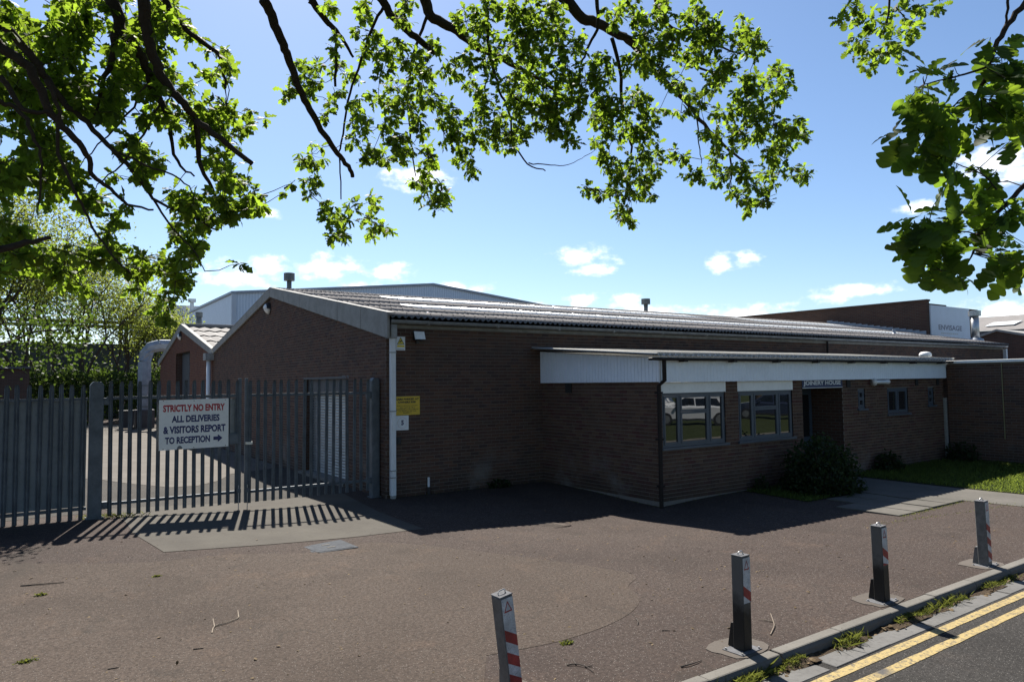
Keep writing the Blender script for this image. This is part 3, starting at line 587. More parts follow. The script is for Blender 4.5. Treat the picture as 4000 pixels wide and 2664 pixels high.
# corner downpipe, square white
dp = MB().box(.055, .165, -.125, -.02, .06, 3.36).build('downpipe', 'white_pvc', ws, False, .008)
box('hopper', .04, .185, -.15, -.015, 3.30, 3.60, 'gutter_grey', dp, .01)
for z_ in (3.0, 1.78, .56, .42): box('collar', .045, .175, -.135, -.02, z_, z_+.02, 'gutter_grey', dp)
box('shoe', .065, .155, -.12, -.03, -.05, .06, 'gutter_grey', dp)
vd = MB().tube([(-.16,VY+.12,3.5),(-.16,VY+.12,-.1)], .085, 10).build('valley_downpipe', 'white_pvc', ws, True); box('hopper', -.32, .0, VY-.1, VY+.4, 3.38, 3.66, 'gutter_grey', vd)
e = on_x(3905, 1365, XE); box('end_downpipe', XE-.02, XE+.12, -.16, -.03, 2.6, 3.55, 'white_pvc', ws)
MB().tube([(15.9,-.1,3.6),(15.9,-.1,2.9)], .035, 8).build('upper_downpipe', 'brown_pvc', ws)
# standpipe stub low on the wall
MB().tube([(.95,-.05,-.02),(.95,-.05,.16)], .035, 8).build('drain_stub', 'black_plastic', ws); MB().tube([(.95,-.05,.16),(.95,-.05,.36)], .025, 8).build('waste_pipe', 'white_pvc', ws)
# flues on the roof
def flue(label, px, py_top, Y, zb, cap_r, r, mat='flue_grey'):
    p = on_y(px, py_top, Y); t_ = thing('roof_flue', label, 'flue', (p[0], Y, zb), 0, 'flues on the workshop roofs'); H_ = p[2]-zb
    MB().tube([(0,0,-.1),(0,0,H_-.18)], r, 12).build('pipe', mat, t_, True); MB().tube([(0,0,H_-.24),(0,0,H_)], cap_r, 12).build('cowl', mat, t_, False)
    MB().tube([(0,0,-.1),(0,0,.06),(0,0,.12)], [r*2.2, r*1.9, r*1.1], 12).build('flashing', 'lead_grey', t_, True)
flue('grey capped flue beside the tall gable peak', 1130, 1068, 8.9, 5.15, .17, .075)
flue('grey capped flue halfway along the ridge of the long roof', 2522, 1168, 8.9, 5.2, .2, .095)
flue('grey flue above the pale roof of the small rear gable', 778, 1220, 24.2, 5.2, .17, .14)
flue('shiny steel flue at the far end of the long roof beside the white sign board', 3806, 1215, 1.6, 4.05, .27, .17, 'stainless')
flue('small pale vent pipe low on the far roof slope', 3492, 1286, 2.5, 4.2, .06, .06, 'lead_grey')
# ------------------------------------------------------------------ office annex with white fascia
AX0, AX1, AY = 4.05, 15.6, -3.8
an = thing('office_annex', 'low brick office annex with white ribbed fascia and grey windows', 'building', (0, 0, 0))
W1 = (4.13, 6.02, 1.03, 2.32); W2 = (6.45, 8.38, 1.03, 2.32); DR = (8.77, 10.43, -.3, 2.34); S1 = (11.13, 11.46, 1.58, 2.08); S2 = (12.53, 13.6, 1.4, 2.08); S3 = (14.7, 15.04, 1.57, 2.06)
ops = [(a-AX0, b_-AX0, c, d) for a, b_, c, d in (W1, W2, DR, S1, S2, S3)]
lay_bricks(an, 'side_wall', ((AX0,0,0), (0,-1,0), (-1,0,0)), -AY, 2.36, 'brick_annex', [], None, 150, zone=lambda r: r[2] > .35)
lay_bricks(an, 'front_wall', ((AX0,AY,0), (1,0,0), (0,-1,0)), AX1-AX0, 2.36, 'brick_annex', ops, None, 150)
box('end_wall', AX1-.02, AX1+.0, AY+.01, 0, -.2, 2.7, 'far_brick_x', an); box('ceiling', AX0+.02, AX1-.02, AY+.02, -.02, 2.36, 2.40, 'soffit_grey', an)
# fascia cladding boards
FX, FY = 3.985, -3.905
b = MB().box(FX+.02, AX1+.04, FY+.02, FY+.04, 2.325, 2.82).build('front_fascia', 'white_cladding', an)
bw = .1
pb = MB().prism([(0,0,2.32),(.006,-.006,2.32),(bw-.010,-.006,2.32),(bw-.004,0,2.32)], (0, 0, .485)).build('cladding_board', 'white_cladding', b)
nb = int((AX1+.04-FX)/bw)
for i in range(nb):
    o = pb if i == 0 else copy(pb); o.location = (FX+i*bw, FY+.02, random.uniform(-.0015, .0015))
sb = MB().prism([(FX+.02,FY+.02,2.335),(FX+.02,-.005,2.335),(FX+.02,-.005,3.08),(FX+.02,FY+.02,2.81)], (.02, 0, 0)).build('side_fascia', 'white_cladding', an)
for i in range(39):
    y1 = -.004-i*bw; y0 = y1-bw+.004; zt = lambda y: 3.08+(y/-FY)*.27
    MB().prism([(FX+.008,y0+.006,2.33),(FX+.008,y1-.006,2.33),(FX+.008,y1-.006,zt(y1)),(FX+.008,y0+.006,zt(y0))], (.012, 0, 0)).build('cladding_board', 'white_cladding', sb)
box('corner_trim', FX-.004, FX+.03, FY-.002, FY+.03, 2.318, 2.80, 'white_pvc', an)
# roof sheets
aroof = MB().poly([(3.9,-3.95,2.80),(AX1+.05,-3.95,2.80),(AX1+.05,-.01,3.09),(3.9,-.01,3.09)]).build('roof', 'soffit_grey', an)
asl = math.atan2(.29, 4.0); sh = corr_mesh('roof_sheet', 1.0, 4.15/math.cos(asl), .1667, .032, 'annex_sheet', .016, False, 6)
for c in range(12):
    o = sh if c == 0 else copy(sh, aroof); o.parent = aroof; o.location = (3.74+c*.998, -4.09, 2.862+.002*(c % 2)); o.rotation_euler = (asl, 0, 0)
MB().prism([(3.72,-4.06,2.86),(3.72,-.01,3.155),(3.72,-.01,3.175),(3.72,-4.06,2.88)], (.14, 0, 0)).build('verge_flashing', 'lead_grey', aroof)
MB().prism([(3.9,-.13,3.14),(3.9,-.008,3.19),(3.9,-.008,3.16)], (AX1-3.9, 0, 0)).build('apron_flashing', 'house_blue', aroof)
ag = MB().box(3.62, AX1+.1, -4.075, -3.955, 2.745, 2.80).build('gutter', 'brown_pvc', an, False, .012)
for k in range(8): box('gutter_bracket', 4.5+k*1.5, 4.6+k*1.5, -4.085, -3.93, 2.72, 2.80, 'brown_pvc', ag)
adp = MB().tube([(4.0,-4.01,2.75),(4.0,-4.01,2.36),(3.985,-3.87,2.26),(3.985,-3.865,-.1)], .042, 10).build('corner_downpipe', 'brown_pvc', an)
for z_ in (2.1, 1.2, .3): box('pipe_clip', 3.93, 4.04, -3.92, -3.80, z_, z_+.04, 'brown_pvc', adp)
# white panels over the windows
for q in (W1, W2): box('over_panel', q[0]-.02, q[1]+.02, AY-.012, AY+.02, 2.105, 2.318, 'white_panel', an)
def window(x0, x1, z0, z1, cols, sill=True):
    """cols: list of (fraction, [row heights from the top]) -> framed lights, each pane its own part"""
    w = MB(); fw = .055; y0, y1 = AY+.02, AY+.085
    w.box(x0, x1, y0, y1, z0, z0+fw).box(x0, x1, y0, y1, z1-fw, z1).box(x0, x0+fw, y0, y1, z0+fw, z1-fw).box(x1-fw, x1, y0, y1, z0+fw, z1-fw)
    win = w.build('window', 'window_frame', an); xx = x0
    for k, (fr, rows) in enumerate(cols):
        xe = xx+fr*(x1-x0)
        if k < len(cols)-1: box('mullion', xe-.028, xe+.028, y0-.002, y1, z0+fw, z1-fw, 'window_frame', win)
        zt = z1-fw; H_ = z1-z0-2*fw
        for r, rh in enumerate(rows):
            zb_ = zt-rh*H_; a = xx+(fw if k == 0 else .028); c = xe-(fw if k == len(cols)-1 else .028)
            s_ = .042; s2 = MB().box(a+.003, c-.003, y0-.012, y1-.01, zb_+.003, zb_+s_).box(a+.003, c-.003, y0-.012, y1-.01, zt-s_, zt-.003).box(a+.003, a+s_, y0-.012, y1-.01, zb_+s_, zt-s_).box(c-s_, c-.003, y0-.012, y1-.01, zb_+s_, zt-s_)
            s2.build('sash', 'window_frame', win)
            pn = box('pane', a+s_-.004, c-s_+.004, y0+.012, y0+.018, zb_+s_-.004, zt-s_+.004, 'window_glass', win); pn.rotation_euler = (0, 0, 0)
            zt = zb_
        xx = xe
    if sill: box('sill', x0-.05, x1+.06, AY-.055, AY+.03, z0-.045, z0, 'window_frame', win)
window(W1[0], W1[1], 1.035, 2.105, [(.27, [1]), (.46, [.34, .66]), (.27, [1])]); window(W2[0], W2[1], 1.035, 2.105, [(.27, [1]), (.46, [.34, .66]), (.27, [1])])
window(*S1, [(1, [.5, .5])]); window(*S2, [(.5, [1]), (.5, [1])]); window(*S3, [(1, [.5, .5])])
# porch recess and front door
box("porch_wall", DR[0]-.12, DR[0], AY+.02, AY+.9, -.2, 2.36, "far_brick_x", an); box("porch_wall", DR[1], DR[1]+.12, AY+.02, AY+.9, -.2, 2.36, "far_brick_x", an)
box('porch_back', DR[0], DR[1], AY+.86, AY+.9, -.2, 2.36, 'far_brick_y', an); box('porch_step', DR[0], DR[1], AY-.12, AY+.86, -.2, .06, 'slab_concrete', an); box('porch_soffit', DR[0], DR[1], AY+.03, AY+.86, 2.335, 2.355, 'white_panel', an)
fd = box('front_door', 9.35, 10.38, AY+.80, AY+.845, .06, 2.14, 'door_blue', an, .004); box('glazing', 9.9, 10.24, AY+.79, AY+.80, .9, 1.95, 'window_glass', fd); box('handle', 9.44, 9.47, AY+.76, AY+.80, .95, 1.2, 'stainless', fd)
box('door_frame', 9.27, 9.345, AY+.79, AY+.855, .06, 2.2, 'window_frame', an)
# vents
def vent(o, x0, x1, y0, y1, z0, z1):
    v_ = box('air_vent', x0, x1, y0, y1, z0, z1, 'vent_dark', o)
vent(an, AX0-.035, AX0-.005, -1.13, -.92, 2.1, 2.32)
for X_, w_ in ((10.62, .16), (14.0, .14), (15.2, .14)): vent(an, X_, X_+w_, AY-.03, AY-.004, 2.13, 2.31)
p = on_y(3615, 1396, -3.2); dm = MB()
dm.tube([(p[0],-3.2,2.9),(p[0],-3.2,3.0),(p[0],-3.2,3.04)], [.13, .13, .1], 12).tube([(p[0],-3.2,2.97),(p[0],-3.2,3.04),(p[0],-3.2,3.09),(p[0],-3.2,3.11)], [.17, .17, .13, .04], 14); dm.build('roof_cowl', 'white_panel', an, True)
# timber post / pale stain strip at the far end of the front
box('corner_post', AX1-.04, AX1+.08, AY-.05, AY+.05, -.1, 1.75, 'barge_cement', an)

# ------------------------------------------------------------------ neighbouring buildings on the right
nb_ = thing('side_building', 'dark brick flat-roofed block with pale coping beyond the lawn', 'building', (0, 0, 0))
lay_bricks(nb_, 'side_wall', ((15.8,-3.84,0), (0,-1,0), (-1,0,0)), 4.2, 2.73, 'brick_brown', [])
box('front_wall', 15.81, 26, -8.06, -8.04, -.2, 2.73, 'far_brick_y', nb_); box('flat_roof', 15.85, 26, -8.0, -.1, 2.66, 2.74, 'lead_grey', nb_)
MB().box(15.72, 15.98, -8.12, -3.86, 2.735, 2.815).build('coping', 'white_panel', nb_, False, .006); box('rear_wall', 15.9, 26, -3.84, -3.8, -.2, 2.7, 'far_brick_y', nb_)
gp = MB().tube([(15.76,-5.25,2.75),(15.76,-5.25,.65)], .013, 6).build('gas_pipe', 'gas_yellow', nb_)
ev = thing('envisage_block', 'tall dark brick block with white sign board behind the far end of the roof', 'building', (0, 0, 0))
VX, EY = 29.72, 3.18
MB().poly([(VX,EY,0),(VX,18,0),(VX,18,6.12),(VX,EY,6.04)]).poly([(VX,EY,0),(35.2,EY,0),(35.2,EY,5.85),(VX,EY,5.85)]).build('wall', 'far_brick_x', ev)
MB().prism([(VX-.06,EY-.06,6.02),(VX-.06,18,6.10),(VX+.28,18,6.10),(VX+.28,EY-.06,6.02)], (0, 0, .09)).build('coping', 'far_brick_x', ev); box('front_return', VX-.012, VX+.25, EY-.02, EY+.3, 4.2, 6.04, 'far_brick_y', ev)
box('rear_pier', 32.2, 34.9, EY+1.4, EY+2, 4, 6.22, 'far_brick_y', ev)
sbd = box('sign_board', VX+.2, 34.0, EY-.09, EY-.03, 4.15, 5.84, 'envisage_white', ev)
fr = ((0, EY-.092, 0), (1, 0, 0), (0, 0, 1), (0, -1, 0)); a_ = on_y(3658, 1268, EY); c_ = on_y(3750, 1292, EY); hpx = on_y(3658, 1290, EY)
text('lettering', 'ENVISAGE', (a_[0], c_[0], hpx[2]+.02, a_[2]), fr, 'lettering_grey', sbd, .025)
o = MB(); 
for k in range(9): o.box(a_[0]+.25+k*.2, a_[0]+.39+k*.2, EY-.096, EY-.091, hpx[2]-.17, hpx[2]-.11)
o.build('small_lettering', 'lettering_pale', sbd)
for k in range(16):
    y_ = EY+.05+k*.32; z_ = 3.80+(y_+.28)*math.tan(ang)
    box('flashing_step', VX-.03, VX-.008, y_, y_+.33, z_-.1, z_+.14, 'lead_grey', ev)
fs = thing('far_shed', 'dark shed with low grey roof at the right edge of the picture', 'building', (0, 0, 0))
q = [on_x(px_, py_, 46.0) for px_, py_ in ((3780,1268),(4060,1249),(3780,1296),(4060,1284))]
MB().poly([(46,q[2][1]+4,q[2][2]),(46,q[3][1]-14,q[3][2]),(52,q[3][1]-14,q[3][2]+1.35),(52,q[2][1]+4,q[2][2]+1.35)]).build('roof', 'roof_cement', fs)
box('wall', 46.2, 60, q[3][1]-13.8, q[2][1]+3.8, 0, q[2][2]-.02, 'far_brick_x', fs); box('eaves', 45.9, 46.2, q[3][1]-14, q[2][1]+4, q[2][2]-.25, q[2][2]-.03, 'dark_steel', fs)
for (a, c) in ((3810, 3925), (3965, 4060)):
    A_ = on_x(a, 1281, 46); B_ = on_x(c, 1275, 46); MB().prism([(47.4,A_[1],q[2][2]+.36),(47.4,B_[1],q[2][2]+.36),(48.8,B_[1],q[2][2]+.675),(48.8,A_[1],q[2][2]+.675)], (0, 0, .03)).build('rooflight', 'rooflight_sheet', fs)
gs = thing('gabled_store', 'dark low gabled store between the workshop end and the far shed', 'building', (0, 0, 0))
G = [on_x(px_, py_, 40.0) for px_, py_ in ((3815,1320),(3895,1294),(4010,1316))]
G[2][2] = G[0][2]; mid = G[1]
MB().prism([(40,G[0][1],0),(40,G[2][1],0),(40,G[2][1],G[2][2]),(40,mid[1],mid[2]),(40,G[0][1],G[0][2])], (5.9, 0, 0)).build('wall', 'far_brick_x', gs)
MB().prism([(39.9,G[0][1]+.2,G[0][2]-.1),(39.9,mid[1],mid[2]),(39.9,mid[1],mid[2]+.12),(39.9,G[0][1]+.2,G[0][2]+.04)], (6, 0, 0)).prism([(39.9,mid[1],mid[2]),(39.9,G[2][1]-.2,G[2][2]-.1),(39.9,G[2][1]-.2,G[2][2]+.04),(39.9,mid[1],mid[2]+.12)], (6, 0, 0)).build('roof', 'barge_cement', gs)
ln = thing('link_building', 'dark flat-roofed link at the far end of the workshop', 'building', (0, 0, 0)); box('wall', 30.1, 38, -3, 3, 0, 2.9, 'far_brick_x', ln); box('parapet', 30.0, 38.1, -3.1, 3, 2.9, 3.12, 'lead_grey', ln)

# ------------------------------------------------------------------ background: warehouse, canopy, dust duct, hut
wh = thing('warehouse', 'large pale blue-grey clad warehouse behind the workshop roof', 'building', (0, 0, 0))
c0 = on_y(908, 1148, 60); rg = on_y(1690, 1115, 60); XR = 2*rg[0]-c0[0]
t = NT('ribbed_cladding'); wv = t.add('ShaderNodeTexWave', {'Vector': t.pos(), 'Scale': 1.0, 'Distortion': 0.0}, wave_type='BANDS', bands_direction='X'); wv.inputs['Scale'].default_value = 1.05
t.bsdf(t.mix(wv.outputs['Fac'], (.5,.57,.65), (.62,.69,.77)), .5, 0, t.bump(wv.outputs['Fac'], .6, .05))
MB().poly([(c0[0],60,0),(XR,60,0),(XR,60,c0[2]),(rg[0],60,rg[2]),(c0[0],60,c0[2])]).build('front_cladding', 'ribbed_cladding', wh)
MB().poly([(c0[0],60,0),(c0[0],60,c0[2]),(c0[0],150,c0[2]),(c0[0],150,0)]).build('side_cladding', 'blue_grey_cladding', wh)
MB().prism([(c0[0]-.15,59.8,c0[2]),(rg[0],59.8,rg[2]),(rg[0],59.8,rg[2]+.25),(c0[0]-.15,59.8,c0[2]+.25)], (0, 90, 0)).prism([(rg[0],59.8,rg[2]),(XR+.15,59.8,c0[2]),(XR+.15,59.8,c0[2]+.25),(rg[0],59.8,rg[2]+.25)], (0, 90, 0)).build('roof', 'lead_grey', wh)
box('corner_flashing', c0[0]-.1, c0[0]+.35, 59.86, 59.99, 0, c0[2], 'grey_cladding', wh)
o2 = thing('grey_block', 'flat grey block with a small vent beside the pale warehouse', 'building', (0, 0, 0)); A_ = on_y(560, 1186, 170); B_ = on_y(860, 1190, 170); box('wall', A_[0], B_[0], 170, 190, 0, A_[2], 'grey_cladding', o2)
p = on_y(750, 1176, 168); MB().tube([(p[0],168,p[2]-5.0),(p[0],168,p[2])], .45, 8).build('vent', 'white_panel', o2); box('vent_cap', p[0]-.8, p[0]+.8, 167.4, 168.6, p[2]-.3, p[2]+.5, 'white_panel', o2)
cn = thing('steel_canopy', 'dark steel canopy frame behind the trees', 'canopy', (0, 0, 0))
for Y_ in (46, 50): box('beam', -9.0, 12, Y_-.1, Y_+.1, 6.98, 7.22, 'dark_steel', cn)
box('purlin', -9, 12, 46.4, 46.5, 6.72, 6.86, 'dark_steel', cn)
for X_ in (-9, -4.83, -.06, 4.8, 9.5):
    for Y_ in (46, 50): box('post', X_-.12, X_+.12, Y_-.12, Y_+.12, 0, 6.98, 'dark_steel', cn)
bw_ = thing('boundary_wall', 'long grey-green wall behind the yard trees', 'wall', (0, 0, 0)); box('panel', -40, -6.0, 52, 52.3, 0, 5.85, 'wall_dark', bw_); box('panel', -5.95, 9.5, 52, 52.3, 0, 5.85, 'wall_dark', bw_)
hp = on_y(125, 1432, 33.0)
ht = thing('brick_hut', 'small dark red brick hut behind the left fence', 'hut', (0, 0, 0)); box('wall', hp[0]-7, hp[0]-.1, 33, 36, 0, hp[2]-.12, 'far_brick_y', ht); box('roof', hp[0]-7.2, hp[0], 32.8, 36.2, hp[2]-.12, hp[2], 'dark_steel', ht)
dc = thing('dust_duct', 'galvanised extraction duct bending into the end of the workshop', 'duct', (-.55, 31.9, 0))
zt_ = 4.55; MB().tube([(0,0,1.0),(0,0,zt_-.75)], .36, 8).build('riser', 'duct_steel', dc); MB().tube([(0,0,zt_-.75),(.08,0,zt_-.3),(.3,0,zt_+.05),(.75,0,zt_+.18)], .36, 8).build('elbow', 'duct_steel', dc); MB().tube([(.75,0,zt_+.18),(2.4,0,zt_+.18)], .36, 8).build('branch', 'duct_steel', dc)
for z_ in (1.2, 2.4): MB().tube([(0,0,z_),(0,0,z_+.06)], .39, 8).build('band', 'galvanised', dc)
box('fan_box', -.45, .5, -.5, .5, .06, 1.05, 'dark_steel', dc); box('base', -.6, .6, -.6, .6, 0, .06, 'kerb_concrete', dc)
bn = thing('waste_bin', 'dark wheeled bin beside the extraction duct', 'bin', (-1.5, 31.2, 0)); MB().prism([(-.3,-.35,.08),(.3,-.35,.08),(.36,-.35,1.0),(-.36,-.35,1.0)], (0, .7, 0)).build('body', 'plastic_trim', bn); box('lid', -.39, .39, -.4, .4, 1.0, 1.06, 'plastic_trim', bn); MB().tube([(-.32,.3,.1),(-.24,.3,.1)], .1, 10).build('wheel', 'tyre', bn); MB().tube([(.24,.3,.1),(.32,.3,.1)], .1, 10).build('wheel', 'tyre', bn)

# ------------------------------------------------------------------ palisade gates and fence
GY = .35
def pale_mesh(z0, z1, name='pale'):
    sec = [(-.034, 0), (-.022, -.018), (-.009, -.003), (.009, -.003), (.022, -.018), (.034, 0)]; b = MB()
    tops = [z1-.075, z1-.03, z1-.012, z1-.012, z1-.03, z1-.075]
    for k, (x_, y_) in enumerate(sec): b.v += [(x_, y_, z0), (x_, y_, tops[k])]
    for (x_, y_) in sec: pass
    nb0 = len(b.v)
    for k, (x_, y_) in enumerate(sec): b.v += [(x_, y_+.003, z0), (x_, y_+.003, tops[k])]
    b.v += [(0, -.022, z1), (-.024, -.03, z1-.008), (.024, -.03, z1-.008)]
    for k in range(5):
        b.f.append((2*k, 2*k+2, 2*k+3, 2*k+1)); b.f.append((nb0+2*k+1, nb0+2*k+3, nb0+2*k+2, nb0+2*k))
    T = nb0+12
    b.f += [(1, 3, T+1), (3, 5, T), (5, 7, T), (7, 9, T), (9, 11, T+2), (3, T, T+1), (9, T, T+2)]
    return b
def palisade(name, label, cat, x0, x1, n, z0, z1, railz, group=None, stiles=()):
    t_ = thing(name, label, cat, (x0, GY, 0), 0, group); L_ = x1-x0
    first = None
    for i in range(n):
        X_ = (i+.5)*L_/n
        if first is None: first = pale_mesh(z0, z1).build('pale', 'gate_steel', t_); o = first
        else: o = copy(first)
        o.location = (X_+random.uniform(-.003, .003), -.028, random.uniform(-.008, .008)); o.rotation_euler = (random.uniform(-.006, .006), random.uniform(-.007, .007), random.uniform(-.03, .03))
    for z_ in railz: box('rail', 0, L_, -.024, .024, z_-.05, z_, 'gate_steel', t_)
    for s_ in stiles: box('stile', s_-.026, s_+.026, -.03, .03, z0, z1+.03, 'gate_steel', t_, .003)
    return t_
gl = palisade('palisade_gate', 'left leaf of the grey palisade gate, carrying the no entry sign', 'gate', -5.04, -2.82, 15, .17, 2.47, (.40, 2.20), 'palisade gate leaves', (2.2-.0,))
gr = palisade('palisade_gate', 'right leaf of the grey palisade gate, in front of the roller door', 'gate', -2.74, -.2, 17, .16, 2.47, (.385, 2.20), 'palisade gate leaves', (.02,))
box('lock_box', 2.0, 2.17, -.075, .03, 1.27, 1.47, 'gate_steel', gl, .006); box('guard_plate', 2.0, 2.19, .03, .036, 1.42, 2.12, 'infill_sheet', gl)
for L_, o_, dx in ((gl, 0, 2.18), (gr, 0, .04)):
    MB().tube([(dx, -.05, .5), (dx, -.05, .03)], .009, 6).build('drop_bolt', 'stainless', L_); box('bolt_keep', dx-.04, dx+.04, -.07, -.02, .36, .44, 'gate_steel', L_)
box('hasp', .0, .12, -.08, -.03, 1.25, 1.3, 'stainless', gr)
for L_, X_ in ((gl, -.03), (gr, 2.5)):
    for z_ in (.36, 2.12): box('hinge', X_-.05, X_+.07, -.045, .045, z_-.06, z_+.06, 'gate_steel', L_, .005)
def gpost(label, x0, x1, zb, top):
    t_ = thing('gate_post', label, 'post', ((x0+x1)/2, GY, zb), 0, 'steel gate posts'); w = (x1-x0)/2; h = top-zb
    MB().prism([(-w,-.09,-.15),(w,-.09,-.15),(w,-.09,h-.06),(w*.55,-.09,h),(-w*.55,-.09,h),(-w,-.09,h-.06)], (0, .18, 0)).build('column', 'gate_steel', t_, False, .008); box('foot_plate', -w-.03, w+.03, -.12, .12, -.02, .02, 'gate_steel', t_)
gpost('wide grey steel gate post between the fence and the left gate leaf', -5.29, -5.085, g(-5.2, .35), 2.46); gpost('grey steel gate post against the brick corner of the workshop', -.2, -.03, 0, 2.49)
fn = palisade('palisade_fence', 'grey palisade fence backed with pale sheeting left of the gate', 'fence', -11.35, -5.31, 40, .13, 2.42, (.36, 2.19))
for k in range(4): box('infill_panel', 6.04-(k+1)*1.5, 6.04-k*1.5-.012, .03, .036, .37, 2.14, 'infill_sheet', fn)
for k in range(3): box('fence_post', 6.04-2.7*(k+1)-.05, 6.04-2.7*(k+1)+.05, .04, .14, -.1, 2.4, 'gate_steel', fn)

# ------------------------------------------------------------------ signs and fittings
def panel_sign(name, label, cat, x0, x1, y, z0, z1, mat, th=.006, group=None):
    t_ = thing(name, label, cat, ((x0+x1)/2, y, z0), 0, group); pl = box('panel', x0-(x0+x1)/2, x1-(x0+x1)/2, -th, 0, 0, z1-z0, mat, t_)
    w, h = x1-x0, z1-z0
    return t_, ((-w/2, -th, h), (w, 0, 0), (0, 0, -h), (0, -1, 0))
def line(t_, body, frame, u0, u1, v0, v1, mat, bold=.0): return text('lettering', body, (u0, u1, v1, v0), frame, mat, t_, bold, .0015)
t_, fr = panel_sign('gate_sign', 'white board reading strictly no entry, all deliveries report to reception', 'sign', -4.225, -3.05, GY-.055, 1.235, 2.125, 'sign_white')
t_.rotation_euler = (0, -.006, 0)
line(t_, 'STRICTLY NO ENTRY', fr, .055, .945, .10, .245, 'sign_red', .045); line(t_, 'ALL DELIVERIES', fr, .175, .865, .32, .46, 'sign_navy', .045)
line(t_, '& VISITORS REPORT', fr, .06, .955, .53, .68, 'sign_navy', .045); line(t_, 'TO RECEPTION', fr, .085, .725, .745, .885, 'sign_navy', .045)
P_ = lambda u, v: tuple(np.array(fr[0])+np.array(fr[1])*u+np.array(fr[2])*v+np.array([0, -.0015, 0]))
MB().poly([P_(.775,.78),(P_(.84,.78)),P_(.84,.735),P_(.91,.815),P_(.84,.895),P_(.84,.85),P_(.775,.85)]).build('arrow', 'sign_navy', t_)
MB().poly([P_(.25+.04+.04*math.cos(a), 1-.075*math.sin(a)) for a in [PI*k/10 for k in range(11)]]).build('worn_corner', 'galvanised', t_)
for u, v in ((.06, .02), (.49, .03), (.95, .03), (.06, .975), (.49, .975), (.955, .975)): MB().poly([tuple(np.array(P_(u, v))+np.array([.008*math.cos(a), -.001, .008*math.sin(a)])) for a in [2*PI*k/8 for k in range(8)]]).build('fixing', 'sign_black', t_)
t_, fr = panel_sign('parking_sign', 'yellow sign with black lettering, cars parked at owners risk', 'sign', .18, .765, -.012, 1.70, 2.09, 'sign_yellow'); t_.rotation_euler = (0, -.004, 0)
line(t_, 'CARS PARKED AT', fr, .04, .96, .09, .205, 'sign_black', .05); line(t_, 'OWNERS RISK', fr, .14, .86, .25, .365, 'sign_black', .05)
for k, (s_, a, c) in enumerate((('SHAWS BESPOKE JOINERY', .09, .92), ('WILL NOT BE HELD', .2, .8), ('RESPONSIBLE FOR DAMAGE', .06, .94), ('TO VEHICLES ON THIS', .15, .85), ('PROPERTY', .33, .67))): line(t_, s_, fr, a, c, .475+k*.095, .545+k*.095, 'sign_black', .006)
t_, fr = panel_sign('number_sign', 'small white plate numbered 5 under the yellow sign', 'sign', .21, .5, -.012, 1.385, 1.69, 'plate_white')
for r_ in (.36,):
    b = MB(); P_ = lambda u, v: tuple(np.array(fr[0])+np.array(fr[1])*u+np.array(fr[2])*v+np.array([0, -.001, 0]))
    for k in range(24):
        a, c = 2*PI*k/24, 2*PI*(k+1)/24; b.poly([P_(.5+r_*math.cos(a), .5+r_*math.sin(a)), P_(.5+r_*math.cos(c), .5+r_*math.sin(c)), P_(.5+(r_+.025)*math.cos(c), .5+(r_+.025)*math.sin(c)), P_(.5+(r_+.025)*math.cos(a), .5+(r_+.025)*math.sin(a))])
    b.build('ring', 'ring_pink', t_)
line(t_, '5', fr, .4, .61, .31, .66, 'sign_navy', .05)
t_, fr = panel_sign('camera_sign', 'small white plate with yellow triangle camera symbol high on the wall', 'sign', .22, .425, -.012, 3.06, 3.35, 'plate_white')
P_ = lambda u, v, d=.001: tuple(np.array(fr[0])+np.array(fr[1])*u+np.array(fr[2])*v+np.array([0, -d, 0]))
MB().poly([P_(.5,.04), P_(.08,.56), P_(.92,.56)]).build('triangle_border', 'sign_black', t_); MB().poly([P_(.5,.10,.002), P_(.17,.53,.002), P_(.83,.53,.002)]).build('triangle', 'cctv_yellow', t_)
MB().poly([P_(.36,.36,.003), P_(.60,.25,.003), P_(.66,.31,.003), P_(.42,.43,.003)]).poly([P_(.34,.36,.003), P_(.4,.33,.003), P_(.43,.43,.003), P_(.37,.42,.003)]).build('camera_symbol', 'sign_black', t_)
MB().poly([P_(.1,.61), P_(.93,.61), P_(.93,.77), P_(.1,.77)]).build('yellow_band', 'cctv_yellow', t_); MB().poly([P_(.1,.9,.0012), P_(.9,.9,.0012), P_(.9,.925,.0012), P_(.1,.925,.0012)]).build('text_rule', 'sign_black', t_)
t_, fr = panel_sign('house_sign', 'blue Joinery House name board above the porch', 'sign', 8.76, 10.42, AY-.014, 2.13, 2.325, 'house_blue', .01)
line(t_, 'JOINERY HOUSE', fr, .03, .955, .10, .78, 'letter_white', .03); MB().poly([tuple(np.array(fr[0])+np.array(fr[1])*u+np.array(fr[2])*v+np.array([0, -.001, 0])) for u, v in ((0, .93), (1, .93), (1, 1), (0, 1))]).build('trim', 'letter_white', t_)
